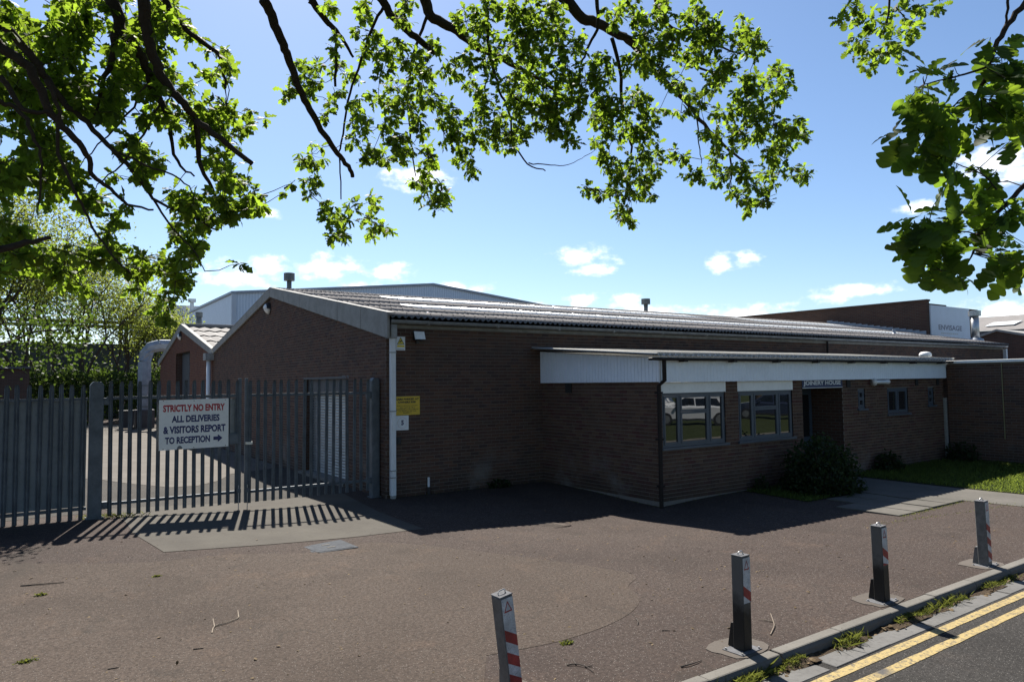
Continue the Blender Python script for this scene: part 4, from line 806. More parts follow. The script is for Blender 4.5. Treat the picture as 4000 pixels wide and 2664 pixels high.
# floodlight near the corner
fl = thing('floodlight', 'tilted white-faced floodlight high on the corner wall', 'floodlight', (.70, -.02, 3.37)); h = MB().prism([(-.13,-.16,-.10),(.13,-.16,-.10),(.13,-.02,-.03),(.13,.0,.10),(-.13,.0,.10),(-.13,-.02,-.03)][:4]+[(-.13,-.02,-.03)], (0, 0, 0)) 
body = MB(); body.v = [(-.13,-.17,-.085),(.13,-.17,-.085),(.13,-.10,.10),(-.13,-.10,.10),(-.1,-.03,-.1),(.1,-.03,-.1),(.1,-.0,.06),(-.1,-.0,.06)]; body.f = [(0,1,2,3),(4,7,6,5),(0,4,5,1),(1,5,6,2),(2,6,7,3),(3,7,4,0)]; body.build('housing', 'black_plastic', fl)
MB().poly([(-.122,-.1722,-.078),(.122,-.1722,-.078),(.122,-.1075,.093),(-.122,-.1075,.093)]).build('lens', 'lens_white', fl); box('bracket', -.03, .03, -.05, .0, -.16, -.02, 'black_plastic', fl)
sk = thing('wall_socket', 'small black box low on the wall under the number plate', 'box', (.26, -.005, 1.17)); box('body', -.05, .05, -.06, 0, -.07, .07, 'black_plastic', sk, .008); MB().tube([(0,-.06,.0),(0,-.075,.0)], .03, 10).build('cover', 'plastic_trim', sk)
def bulkhead(label, y, z):
    t_ = thing('bulkhead_lamp', label, 'lamp', (-.005, y, z), 0, 'round lamps under the gable peaks'); MB().tube([(-.02,0,0),(0,0,0)], .19, 16).build('base', 'black_plastic', t_)
    MB().tube([(-.02,0,0),(-.09,0,-.01),(-.14,0,-.03),(-.155,0,-.04)], [.17, .155, .1, .02], 16).build('lens', 'lens_white', t_, True)
    b = MB(); b.v = []
    for k in range(9):
        a = PI*k/8; b.v += [(-.01, .2*math.cos(a), .2*math.sin(a)-.01), (-.13, .185*math.cos(a), .18*math.sin(a)-.01)]
    b.f = [(2*k, 2*k+2, 2*k+3, 2*k+1) for k in range(8)]; b.build('hood', 'black_plastic', t_)
bulkhead('round hooded lamp under the peak of the tall brown gable', 8.62, 4.72); bulkhead('round hooded lamp under the peak of the small red gable', 23.7, 4.75)
p = on_y(3440, 1492, AY-.1); sl_ = thing('security_light', 'white tubular security light under the fascia right of the porch', 'lamp', (p[0], AY-.01, p[2])); MB().tube([(-.36,-.1,0),(-.32,-.1,0),(-.28,-.1,0)], [.10, .085, .05], 12).build('lamp_head', 'lens_white', sl_, True); MB().tube([(-.28,-.1,0),(.3,-.1,0)], .05, 10).build('body', 'white_pvc', sl_); MB().tube([(.3,-.1,0),(.36,-.1,0)], .058, 10).build('end_cap', 'lens_white', sl_); box('bracket', -.03, .03, -.1, 0, -.02, .02, 'white_pvc', sl_)

# ------------------------------------------------------------------ bollards
BW2 = .058
def bollard(label, px, py, loc, lean=(0, 0), rz=0.0, h=.80, chev0=0.0, sl=.68, mat='bollard_paint'):
    t_ = thing('bollard', label, 'bollard', loc, rz, 'square bollards along the kerb'); t_.rotation_euler = (lean[0], lean[1], rz); w = BW2
    MB().box(-w, w, -w, w, -.05, h).build('post', mat, t_, False, .007)
    MB().box(-w-.002, w+.002, -w-.002, w+.002, h, h+.008).build('cap', 'cap_metal', t_, False, .002); MB().tube([(-.03,0,h+.004),(-.03,0,h+.026),(-.012,0,h+.034),(.022,0,h+.034),(.034,0,h+.026),(.034,0,h+.004)], .005, 6).build('lifting_handle', 'stainless', t_)
    y = -w-.0025; pl = MB().poly([(-w+.006,y,h-sl),(w-.004,y,h-sl),(w-.004,y,h-.012),(-w+.006,y,h-.012)]).build('reflective_strip', 'chevron_white', t_)
    b = MB(); x0, x1 = -w+.006, w-.004
    z_ = h-.235-chev0
    while z_ > h-sl+.02:
        zz = [z_, z_-.075, z_-.075-.065, z_-.065]
        b.poly([(x0,y-.0008,max(z_, h-sl)),(x0,y-.0008,max(z_-.085, h-sl)),(x1,y-.0008,max(z_-.085-.07, h-sl)),(x1,y-.0008,max(z_-.07, h-sl))]); z_ -= .165
    b.build('red_chevrons', 'chevron_red', pl)
    b = MB(); T = [(-.0,h-.03),(-.038,h-.115),(.038,h-.115)]; c_ = (0, h-.083)
    for k in range(3):
        a, q_ = T[k], T[(k+1) % 3]; ia = (a[0]*.66+c_[0]*.34, a[1]*.66+c_[1]*.34); iq = (q_[0]*.66+c_[0]*.34, q_[1]*.66+c_[1]*.34); b.poly([(a[0],y-.001,a[1]),(q_[0],y-.001,q_[1]),(iq[0],y-.001,iq[1]),(ia[0],y-.001,ia[1])])
    b.build('warning_triangle', 'chevron_red', pl)
    MB().prism([(-.03,w+.075,.012),(-.03,w+.004,.012),(-.03,w+.004,.225),(-.03,w+.04,.215)], (.06, 0, 0)).build('hinge_lug', mat, t_)
    MB().box(-.15, .13, -.105, .105, .0, .012).build('base_plate', 'cap_metal', t_)
    for sx_ in (-.13, .11):
        for sy in (-.085, .085): MB().tube([(sx_, sy, .012), (sx_, sy, .026)], .009, 6).build('anchor_bolt', 'stainless', t_)
    c = MB(); n = 18; pts = []
    for k in range(n):
        a = 2*PI*k/n; q_ = max(abs(math.cos(a)), abs(math.sin(a)))**-.7; pts.append((.27*q_*math.cos(a)*random.uniform(.93, 1.07)+.02, .2*q_*math.sin(a)*random.uniform(.92, 1.08)+.06, -.03))
    pd = c.prism(pts, (0, 0, .036)).build('concrete_pad', 'pad_concrete', t_)
    if lean != (0, 0): pd.rotation_euler = (-lean[0], -lean[1], 0)
    return t_
BY = -9.56
tp = on_z(1945, 2312, .8)
bollard('leaning bollard nearest the camera, cut off by the bottom edge', 0, 0, (tp[0]+.115, tp[1]-.02, 0), (0.02, -.14), .06)
bollard('sooty bollard second from the left beside a fallen twig', 0, 0, (-.96, BY, 0), (.0, .0), .05, .815, .01, .40, 'bollard_sooty')
bollard('half-blackened bollard, third from the left', 0, 0, (1.345, BY, 0), (.0, -.03), .02, .79, -.03, .40, 'bollard_sooty')
bollard('clean grey bollard furthest along the kerb', 0, 0, (3.78, BY, 0), (0, -.045), .03, .80, .02, .74)
# ------------------------------------------------------------------ leaves
OAK = [(0, .015), (.09, .03), (.15, .11), (.2, .165), (.25, .14), (.29, .08), (.35, .2), (.41, .275), (.47, .24), (.51, .14), (.57, .26), (.64, .335), (.7, .29), (.74, .17), (.8, .25), (.87, .225), (.94, .13), (.985, .05)]
OAK_S = [(0, .02), (.2, .17), (.3, .09), (.45, .29), (.54, .16), (.72, .32), (.82, .18), (1.0, .05)]
def leaf_verts(base, d, nrm, size, shape, curl, fold=.12):
    """n leaves: base (n,3) stalk end, d (n,3) direction, nrm (n,3) -> (n, 2*st, 3)"""
    side = np.cross(d, nrm); side /= np.linalg.norm(side, axis=1, keepdims=True)+1e-9; nn_ = np.cross(side, d)
    V = []
    for t_, w in shape:
        c = base+d*(size*t_)[:, None]-nn_*(size*curl*t_*t_)[:, None]
        for s_ in (-1, 1): V.append(c+side*(size*w*s_)[:, None]+nn_*(size*fold*w)[:, None])
    return np.stack(V, 1)
def leaf_faces(shape): return np.array([(2*k, 2*k+1, 2*k+3, 2*k+2) for k in range(len(shape)-1)])
def unit(n):
    v = rng.normal(size=(n, 3)); return v/np.linalg.norm(v, axis=1, keepdims=True)
def rosettes(P, size, per=7, droop=.25, out=None):
    """leaves in bunches round the points P"""
    n = len(P)*per; base = np.repeat(P, per, 0); ax = np.repeat(unit(len(P))*.5+np.array([0, 0, -.1]), per, 0)
    d = unit(n)+ax+np.array([0, 0, -droop]); d /= np.linalg.norm(d, axis=1, keepdims=True)
    nr = unit(n)*.75+np.array([0, 0, 1.0])
    s_ = size*rng.uniform(.45, 1.2, n); base = base+d*(s_*.12)[:, None]
    return base, d, nr, s_
class Tree:
    def __init__(s, name, label, base, group=None): s.t = thing(name, label, 'tree', base, 0, group); s.base = np.array(base); s.tips = []; s.seg = []; s.mb = {}
    def limb(s, pts, radii, part='branch', sides=7, jit=.0):
        """world points"""
        q = smoothp([list(p)+[r] for p, r in zip(pts, radii)]); P = np.array([p[:3] for p in q]); R_ = np.array([p[3] for p in q])
        if jit: P[1:-1] += rng.normal(0, jit, (len(P)-2, 3))
        MB().tube(list(P-s.base), list(np.maximum(R_, .0015)), sides).build(part, 'bark', s.t, True); s.seg.append(P); return P
    def done(s):
        for part, mb in s.mb.items():
            o = mb.build(part, 'bark', s.t, True)
            if part != 'trunk': o['kind'] = 'stuff'
    def nearest(s, p):
        A = np.concatenate(s.seg); k = np.argmin(np.linalg.norm(A-p, axis=1)); return A[k]
# --- big roadside oak: limbs and bunches hang in front of the camera, trunk stands behind it on the verge
def pix(lst, depth, off=(0, 0), sc=1.0): return [at_depth(off[0]+x_/sc, off[1]+y_/sc, depth(i) if callable(depth) else depth) for i, (x_, y_) in enumerate(lst)]
def rad(w0, w1, n, depth): return [(w0+(w1-w0)*i/(n-1))*.5*depth/FPX for i in range(n)]
oak = Tree('oak_tree', 'roadside oak whose leafy limbs hang across the top of the view', (-10.2, -17.0, .25))
fork = np.array([-9.6, -15.6, 4.6])
oak.limb([oak.base+np.array([0, 0, -.3]), oak.base+np.array([.05, .3, 1.6]), oak.base+np.array([.3, .8, 3.2]), fork], [.42, .33, .29, .25], 'trunk', 14)
DC = 8.0; DL = 5.6
BR = [([(1028,0),(1060,60),(1090,140),(1120,210),(1145,285),(1180,370),(1225,450),(1270,530),(1320,600),(1360,650),(1377,692)], 42, 18, 6.5),
      ([(1210,0),(1265,70),(1300,110),(1345,165),(1380,225)], 30, 10, 7.5), ([(1300,110),(1315,170),(1310,340)], 16, 10, 7.5),
      ([(1485,-10),(1520,50),(1580,110),(1640,160),(1690,200),(1718,215)], 36, 20, 7.6), ([(1498,30),(1450,120),(1400,270),(1360,400),(1335,560),(1328,640),(1332,780)], 13, 5, 7.4),
      ([(1660,-10),(1680,60),(1750,100),(1820,150),(1870,190),(1950,220),(2030,270),(2110,310),(2200,375),(2290,412)], 44, 9, 8.0), ([(1670,60),(1640,140),(1600,290),(1600,460),(1610,590),(1625,690)], 14, 5, 8.0),
      ([(2200,-20),(2260,60),(2330,90),(2400,130),(2470,170),(2540,260),(2620,340),(2690,410),(2750,490),(2850,590),(2920,640)], 46, 8, 8.4), ([(2400,130),(2520,170),(2660,230),(2740,270),(2860,320)], 20, 6, 8.5),
      ([(1895,-20),(1905,130),(1920,250),(1950,350),(1990,450),(2010,560),(2060,640),(2130,668)], 15, 5, 7.6), ([(2065,637),(2150,645),(2220,646),(2282,612)], 5, 2, 7.6),
      ([(2330,-20),(2335,90),(2300,180),(2270,250)], 16, 8, 8.2), ([(2390,150),(2420,270),(2430,420),(2450,520),(2470,600),(2450,720),(2440,800)], 16, 5, 8.2), ([(2850,590),(2860,680),(2855,740),(2900,780)], 8, 3, 8.4),
      ([(2000,380),(2080,420),(2180,410),(2240,420)], 10, 5, 8.0), ([(2720,460),(2730,560),(2740,640)], 6, 3, 8.4), ([(2560,0),(2600,90),(2740,160),(2850,200),(2950,230)], 14, 5, 8.6)]
for lst, w0, w1, d in BR: oak.limb(pix(lst, lambda i, d=d: d+.12*i), rad(w0, w1, len(lst), d), 'branch', 8, .006)
BL = [([(560,-10),(575,120),(600,230),(640,320),(700,390),(750,450),(770,500),(775,600),(800,680),(830,740),(870,830)], 42, 8, 5.6), ([(430,-10),(470,110),(530,190),(570,260),(600,360),(640,420),(660,500),(690,630),(760,690)], 44, 6, 5.8),
      ([(630,-10),(700,90),(780,160),(850,210),(870,270),(880,345)], 22, 8, 6.0), ([(-20,170),(100,250),(150,330),(200,450),(280,530),(340,600),(360,680),(430,740),(500,800),(600,820)], 36, 7, 5.2), ([(20,110),(120,210),(180,310),(250,400),(340,480),(440,590),(540,690),(600,780),(720,830),(850,900)], 30, 6, 5.4),
      ([(450,130),(440,240),(400,330),(370,480)], 28, 8, 5.8), ([(765,470),(860,540),(985,640)], 24, 16, 5.8), ([(180,310),(230,430),(230,600),(290,740),(340,850),(430,990),(510,1070)], 15, 5, 5.2), ([(-20,400),(60,420),(130,520),(160,640),(150,800)], 18, 6, 5.0), ([(-20,980),(100,950),(200,930)], 26, 12, 5.0),
      ([(440,590),(560,640),(700,700),(760,760)], 9, 4, 5.6), ([(600,780),(680,900),(760,980),(800,1060)], 8, 3, 5.8), ([(0,300),(90,420),(200,450)], 20, 12, 5.1), ([(575,330),(520,420),(450,500),(330,620)], 9, 4, 5.7), ([(630,380),(560,520),(480,640),(380,720)], 9, 4, 5.9)]
for lst, w0, w1, d in BL: oak.limb(pix(lst, lambda i, d=d: d-.75+.07*i), rad(w0*1.1, w1*1.15, len(lst), d-.5), 'branch', 8, .006)
# hidden connections above the frame
for px_, d, r_ in ((1028, 6.5, .055), (1210, 7.5, .045), (1485, 7.6, .055), (1660, 8.0, .07), (2200, 8.4, .08), (560, 4.85, .04), (430, 5.05, .042)):
    e_ = at_depth(px_, -10, d); e2 = at_depth(px_-60, -330, d-.2); oak.limb([fork, fork+(e2-fork)*.5+np.array([0, 0, 1.6]), e2, e_], [.2, r_*1.7, r_*1.2, r_], 'limb', 10)
for py_, d, r_ in ((170, 4.45, .032), (110, 4.65, .028), (980, 4.25, .022)):
    e_ = at_depth(-10, py_, d); oak.limb([fork, fork+(e_-fork)*.5+np.array([0, 0, .9]), e_], [.16, r_*1.6, r_], 'limb', 8)
C1 = [(690,50,70),(900,90,70),(920,40,60),(990,260,70),(830,220,40),(710,240,40),(490,430,50),(600,450,50),(550,540,80),(360,650,60),(420,560,60),(560,640,50),(720,330,40),(740,470,70),(830,540,60),(670,690,40),(740,640,50),(850,700,60),(650,790,40),(880,830,70),(910,890,40),(550,1050,95),(470,1080,50),(600,1210,50),(520,1240,40),(540,1320,40),(830,950,40),(950,370,80),(1040,490,60),(1060,380,70),(1150,300,80),(1250,420,80),(1350,330,80),(1180,130,60),(1200,30,60),(1120,100,40),(1300,520,100),(1130,600,80),(1010,660,60),(1080,740,70),(1200,700,80),(1350,650,100),(1500,480,90),(1600,420,90),(1650,600,70),(1450,750,80),(1550,800,80),(1280,850,80),(1100,830,60),(1030,880,40),(1150,950,80),(960,1040,70),(900,1080,40),(1050,1080,70),(1200,1040,80),(1350,1050,80),(1390,1080,40),(1450,900,90),(1560,950,80),(1540,1050,60),(1640,1100,60),(1630,1160,40),(1700,800,100),(1700,920,70),(1800,950,80),(1750,700,90),(1850,780,80),(1900,990,50),(1880,900,80),(2000,900,60),(1950,700,70),(2050,580,60),(1900,560,80),(1750,450,100),(1850,330,90),(1700,250,100),(1600,150,100),(1750,70,100),(1900,60,100),(2050,80,110),(2000,250,110),(2100,400,110),(2200,250,100),(2180,100,90),(2150,600,90),(2100,750,80),(2200,750,80),(2130,850,70),(2200,880,50),(1300,1200,80),(1260,1240,50),(1440,1280,60),(1350,1350,70),(1420,1380,60),(1480,1360,40),(690,1450,80),(640,1400,40),(760,1520,70),(960,1370,60),(850,1400,50),(940,1470,50),(980,1530,40),(700,1600,40),(790,1600,30),(960,1590,30),(1040,1560,50)]
C2 = [(60,80,90),(50,250,100),(60,450,90),(50,650,80),(100,750,80),(60,880,80),(150,570,70),(300,60,80),(280,150,80),(340,230,50),(330,320,60),(450,300,90),(380,450,100),(500,550,120),(400,600,90),(600,450,110),(620,650,100),(450,700,90),(300,700,80),(230,760,80),(380,830,80),(400,960,50),(250,900,50),(600,800,100),(720,750,100),(850,700,110),(1000,750,60),(930,830,70),(820,880,80),(690,940,80),(590,990,60),(650,1080,70),(900,950,110),(850,1080,90),(980,1100,80),(1120,1040,50),(1200,1070,50),(1210,1190,50),(760,1170,100),(900,1200,90),(680,1130,60),(600,1290,60),(530,1280,50),(700,1320,70),(800,1350,80),(900,1300,70),(750,1430,60),(800,1480,60),(820,1500,40),(700,100,90),(800,60,90),(900,150,110),(1010,60,70),(1050,140,70),(1160,110,60),(1270,40,70),(1250,150,110),(1350,200,110),(1380,280,90),(1280,330,110),(1100,280,100),(950,280,110),(850,400,110),(1000,450,110),(1200,400,80),(1100,560,60),(1180,580,50),(1230,640,50),(1280,720,60),(1370,780,60),(1150,770,50),(1570,150,50),(1560,220,60),(1700,250,60),(1650,330,90),(1550,330,80),(1480,440,90),(1620,530,90),(1400,500,80),(1350,560,60),(1370,620,50),(1580,620,80),(1700,600,80),(1820,490,80),(1850,580,80),(1800,650,60),(1550,700,80),(1650,720,90),(1500,800,100),(1650,830,100),(1780,850,80),(1900,870,80),(1950,850,60),(1970,950,60),(1850,950,80),(1700,950,90),(1550,930,90),(1400,920,80),(1310,900,40),(1400,1060,80),(1300,1200,60),(1390,1200,60),(1480,1170,60),(1600,1150,80),(1650,1250,70),(1780,1150,100),(1800,1050,80),(1750,1260,60),(1950,1160,60),(1940,1230,60),(2010,1200,30),(1500,1310,50),(1580,1350,50),(1600,1410,50),(1700,1390,50),(1740,1350,30)]
blobs = [(900+x_/1.742, y_/1.742, r_/1.742) for x_, y_, r_ in C1]+[(2000+x_/1.742, y_/1.742, r_/1.742) for x_, y_, r_ in C2]
def grow_net(T, centers, maxd):
    """join every bunch to the nearest twig already there, working outwards from the limbs"""
    A = np.concatenate(T.seg); todo = list(range(len(centers))); C_ = np.array(centers)
    dist = np.array([np.min(np.linalg.norm(A-c, axis=1)) for c in C_]); near = np.array([A[np.argmin(np.linalg.norm(A-c, axis=1))] for c in C_]); alive = np.ones(len(C_), bool)
    mb = T.mb.setdefault('twigs', MB())
    while alive.any():
        k = int(np.argmin(np.where(alive, dist, 1e9))); alive[k] = False; a, c = near[k], C_[k]; L_ = dist[k]
        if L_ > maxd: continue
        m1 = a+(c-a)*.4+rng.normal(0, .05*L_, 3)+np.array([0, 0, -.05*L_]); m2 = a+(c-a)*.75+rng.normal(0, .05*L_, 3)+np.array([0, 0, -.04*L_]); w_ = .0028+.0045*min(1, L_)
        mb.tube([tuple(v) for v in (np.array([a, m1, m2, c])-T.base)], [w_, w_*.85, w_*.7, w_*.55], 5, False)
        d_ = np.linalg.norm(C_-c, axis=1); upd = alive & (d_ < dist); dist[upd] = d_[upd]; near[upd] = c
ros = []; cens = []
for (x_, y_, r_) in blobs:
    d0 = 7.3+.0004*(x_-1200)+.5*mnoise.noise(Vector((x_/220, y_/220, 4.4)))+random.uniform(-.25, .35)
    n = max(3, int(round((r_/20)**2*1.7)))
    c_ = at_depth(x_, y_, d0); cens.append(c_)
    for _ in range(n):
        a = random.uniform(0, 2*PI); q_ = r_*.9*math.sqrt(random.random()); p = at_depth(x_+q_*math.cos(a), y_+q_*math.sin(a), d0+random.uniform(-.3, .45)); ros.append(p)
        oak.mb.setdefault('twigs', MB()).tube([tuple(v) for v in (np.array([c_, (c_+p)/2+rng.normal(0, .012, 3), p])-oak.base)], [.0026, .0022, .0016], 4, False)
grow_net(oak, cens, 1.3)
bs, dd, nr, sz = rosettes(np.array(ros), .088, 10)
o = bulk('foliage', leaf_verts(bs, dd, nr, sz, OAK_S, .25)-oak.base, leaf_faces(OAK_S), 'oak_leaf', oak.t); o['kind'] = 'stuff'
# dense mass on the left
POLY = [(-60,-60),(660,-60),(690,60),(770,130),(890,190),(925,290),(880,330),(860,400),(930,420),(1060,450),(1040,500),(945,560),(990,620),(960,680),(1110,690),(1170,720),(1100,790),(1020,800),(990,860),(1000,930),(990,1070),(890,1020),(800,990),(740,1060),(740,1100),(690,1180),(650,1250),(600,1220),(590,1150),(480,1130),(330,1150),(240,1100),(150,1080),(-60,1080)]
def inpoly(x_, y_, P):
    c = False; j = len(P)-1
    for i in range(len(P)):
        if (P[i][1] > y_) != (P[j][1] > y_) and x_ < (P[j][0]-P[i][0])*(y_-P[i][1])/(P[j][1]-P[i][1])+P[i][0]: c = not c
        j = i
    return c
ros = []; k = 0
while len(ros) < 1500 and k < 40000:
    k += 1; x_, y_ = random.uniform(-60, 1170), random.uniform(-60, 1250)
    if not inpoly(x_, y_, POLY): continue
    nv = mnoise.noise(Vector((x_/130, y_/130, .5)))+.6*mnoise.noise(Vector((x_/50, y_/50, 3.5)))
    thr = -.16 if y_ < 450 and x_ < 640 else (-.0 if y_ < 760 else .03)
    if nv < thr: continue
    ros.append(at_depth(x_, y_, 5.3+random.uniform(-.7, 1.3)+.0006*x_))
ros = np.array(ros)
grow_net(oak, list(ros), .9)
bs, dd, nr, sz = rosettes(ros, .092, 9)
o = bulk('foliage', leaf_verts(bs, dd, nr, sz, OAK_S, .25)-oak.base, leaf_faces(OAK_S), 'oak_leaf', oak.t); o['kind'] = 'stuff'
# unseen leaf layers added above the view to shade the hanging bunches and block sky
SH4 = [(0, .06), (.35, .34), (.7, .3), (1, .05)]
def canopy(T, n, xr, yr, thick, size, mat='shade_leaf', low=None, extra=None):
    P = []
    while len(P) < n:
        x_, y_ = random.uniform(*xr), random.uniform(*yr); d_ = math.hypot(x_-CAM[0], y_-CAM[1])
        if mnoise.noise(Vector((x_*.45, y_*.45, 2.7))) < -.22: continue
        zl = max(low or 0, CAM[2]+max(d_, 2.5)*.64+.5)
        P.append((x_, y_, zl+thick*random.random()**1.4))
    P = np.array(P); d = unit(n); o_ = bulk('added_shade_crown', leaf_verts(P, d, unit(n)+np.array([0, 0, .8]), size*rng.uniform(.6, 1.2, n), SH4, .2)-T.base, leaf_faces(SH4), mat, T.t); o_['kind'] = 'stuff'
canopy(oak, 7000, (-13, 4), (-11.5, -6.0), 3.5, .21); canopy(oak, 1500, (-12, -5.2), (-8.5, -6.2), 3.0, .2); canopy(oak, 1000, (-18, -2), (-22, -12), 6.0, .45); canopy(oak, 600, (-15, 3), (-15, -4.5), 4.0, .36, low=11.0)
oak.done()
# --- second oak: a spray of large leaves close to the lens on the right, each leaf a part
oak2 = Tree('oak_tree', 'second oak reaching in from the right edge with large close leaves', (-.4, -17.2, .4))
f2 = np.array([-.6, -15.6, 4.2]); oak2.limb([oak2.base+np.array([0, 0, -.3]), oak2.base+np.array([0, .3, 1.8]), f2], [.36, .29, .22], 'trunk', 12)
D2 = 3.1
for lst, w0, w1, d in (([(4080,-60),(3990,30),(3925,120),(3880,200),(3850,300),(3820,370),(3830,450)], 26, 12, D2), ([(4080,660),(4000,730),(3930,800),(3870,860),(3830,920),(3800,990)], 22, 9, D2), ([(3940,-40),(3935,60),(3930,110)], 11, 8, D2), ([(3850,265),(3770,290),(3690,310),(3610,330)], 10, 4, D2), ([(3830,380),(3770,380),(3720,420),(3660,490)], 8, 4, D2),
                       ([(3800,990),(3760,1060),(3730,1120)], 7, 3, D2), ([(3830,920),(3720,900),(3620,890),(3540,880)], 6, 3, D2), ([(3930,800),(3860,700),(3760,650),(3680,620)], 7, 3, D2), ([(3480,-60),(3470,60),(3450,150)], 10, 5, 6.2), ([(3500,30),(3560,90),(3620,60)], 5, 3, 6.2)):
    oak2.limb(pix(lst, lambda i, d=d: d+.02*i), rad(w0, w1, len(lst), d), 'branch', 8, .002)
for px_, py_, d in ((4080, -60, D2), (4080, 660, D2), (3480, -60, 6.2)):
    e_ = at_depth(px_, py_, d); oak2.limb([f2, f2+(e_-f2)*.5+np.array([0, 0, .6]), e_], [.15, .05, .014], 'limb', 8)
R3 = [(3620,280,60),(3560,330,60),(3700,260,50),(3570,420,80),(3650,430,80),(3560,510,70),(3640,520,80),(3730,470,70),(3760,400,50),(3620,590,60),(3700,560,70),(3800,520,70),(3660,640,60),(3760,640,60),(3700,700,80),(3780,720,80),(3860,700,70),(3740,790,70),(3830,800,70),(3640,880,80),(3560,900,70),(3720,900,70),(3520,930,50),(3620,960,80),(3700,1000,80),(3600,1020,60),(3660,1060,55),(3710,1060,40),(3560,880,40),(3900,850,70),(3960,820,70),(3900,950,80),(3980,930,80),(3930,1020,70),(3990,1030,50),(3830,900,60),(3900,300,90),(3960,250,90),(3980,350,90),(3930,420,80),(3990,470,80),(3860,380,60),(3960,520,60),(3900,160,50)]
pts = []
for (x_, y_, r_) in R3:
    for _ in range(max(2, int(r_/22))):
        a = random.uniform(0, 2*PI); q_ = r_*.75*math.sqrt(random.random()); pts.append(at_depth(x_+q_*math.cos(a), y_+q_*math.sin(a), D2+random.uniform(-.14, .22)))
        an_ = oak2.nearest(pts[-1]); oak2.mb.setdefault('twigs', MB()).tube([tuple(v) for v in (np.array([an_, (an_+pts[-1])/2+rng.normal(0, .008, 3), pts[-1]])-oak2.base)], [.0028, .002, .0014], 4, False)
pts = np.array(pts); bs, dd, nr, sz = rosettes(pts, .125, 4, .4)
crown = bpy.data.objects.new('near_spray', bpy.data.meshes.new('near_spray')); link(crown, oak2.t)
lm = []
for v_ in range(5):
    z1 = np.zeros((1, 3)); V = leaf_verts(z1, np.array([[1., 0, 0]]), np.array([[0, 0, 1.]]), np.array([1.0]), [(t_, w*random.uniform(.9, 1.12)) for t_, w in OAK], [.1, .25, .4, .18, .32][v_], .2)[0]
    mb = MB(); mb.v = [tuple(q_) for q_ in V]; mb.f = [tuple(f_) for f_ in leaf_faces(OAK)]; me = bpy.data.meshes.new('leaf'); me.from_pydata(mb.v, [], mb.f); me.materials.append(M['near_leaf']); lm.append(me)
print('near leaves', len(bs))
sel = list(range(len(bs))); random.shuffle(sel)
for q_ in sel[:300]:
    o = bpy.data.objects.new('leaf', lm[q_ % 5]); link(o, crown); X_ = Vector(dd[q_]); Z_ = Vector(nr[q_]); Y_ = Z_.cross(X_).normalized(); Z_ = X_.cross(Y_)
    mm = Matrix((( X_.x, Y_.x, Z_.x), (X_.y, Y_.y, Z_.y), (X_.z, Y_.z, Z_.z))).to_4x4(); o.matrix_local = Matrix.Translation(Vector(bs[q_]-oak2.base)) @ mm @ Matrix.Scale(float(sz[q_]), 4)
rest = sel[300:]
far = [(3340,20,60),(3300,50,50),(3380,60,60),(3460,40,60),(3420,110,60),(3350,120,60),(3390,180,60),(3360,210,50),(3450,150,60),(3510,130,50),(3580,120,40),(3620,30,50),(3670,10,40),(3560,60,50),(3490,190,50),(3410,230,50),(3380,250,35),(3500,230,40),(3340,170,40),(3530,10,40)]
pf = []
for (x_, y_, r_) in far:
    for _ in range(4): a = random.uniform(0, 2*PI); q_ = r_*.8*math.sqrt(random.random()); pf.append(at_depth(x_+q_*math.cos(a), y_+q_*math.sin(a), 6.2+random.uniform(-.3, .4)))
b2, d2, n2, s2 = rosettes(np.array(pf), .085, 7)
b2 = np.concatenate([b2, bs[rest]]); d2 = np.concatenate([d2, dd[rest]]); n2 = np.concatenate([n2, nr[rest]]); s2 = np.concatenate([s2, sz[rest]])
o = bulk('foliage', leaf_verts(b2, d2, n2, s2, OAK, .25)-oak2.base, leaf_faces(OAK), 'oak_leaf', oak2.t); o['kind'] = 'stuff'
canopy(oak2, 1000, (-3, 9), (-23, -12.5), 6.0, .45); canopy(oak2, 600, (3, 16), (-16, -5.0), 4.0, .36, low=11.5); oak2.done()
# --- unseen oaks added along the far side of the road to close off the sky behind the camera and show darkly in the office windows
def sky_blocking_oak(label, x_, y_, H, rx, n):
    T = Tree('oak_tree', label, (x_, y_, bank(x_, y_)-.05), 'oaks added across the road to block sky'); b0 = T.base; top_ = b0+np.array([.2, .1, H*.42])
    T.limb([b0+np.array([0, 0, -.2]), b0+np.array([.1, 0, H*.2]), top_], [.34, .26, .22], 'trunk', 12)
    for k in range(7):
        a = 2*PI*k/7+.4; e_ = top_+np.array([math.cos(a)*rx*.7, math.sin(a)*rx*.7, H*(.18+.3*((k*3) % 7)/7)]); T.limb([top_-np.array([0, 0, H*.12*(k % 3)/3]), (top_+e_)/2+np.array([0, 0, .5]), e_], [.13, .08, .03], 'limb', 7)
    u = unit(n); q_ = u*(rng.uniform(.25, 1, n)**.5)[:, None]*np.array([rx, rx*.8, H*.38])*(1+.18*rng.normal(size=n))[:, None]; P = q_+b0+np.array([0, 0, H*.64])
    o_ = bulk('crown', leaf_verts(P, unit(n), unit(n)+np.array([0, 0, .8]), .42*rng.uniform(.6, 1.2, n), SH4, .2)-b0, leaf_faces(SH4), 'shade_leaf', T.t); o_['kind'] = 'stuff'; T.done()
for k, (x_, y_, H, lab) in enumerate(((9.5, -21.5, 12, 'added verge oak opposite the annex porch, second oak from the camera'), (17, -22.5, 13, 'added verge oak behind the parked silver car'), (25, -22, 12.5, 'added verge oak behind the parked dark car'), (33, -23, 13, 'added verge oak furthest along the road'), (-20, -21, 13, 'added verge oak far to the left of the camera'))): sky_blocking_oak(lab, x_, y_, H, 5.4, 900)

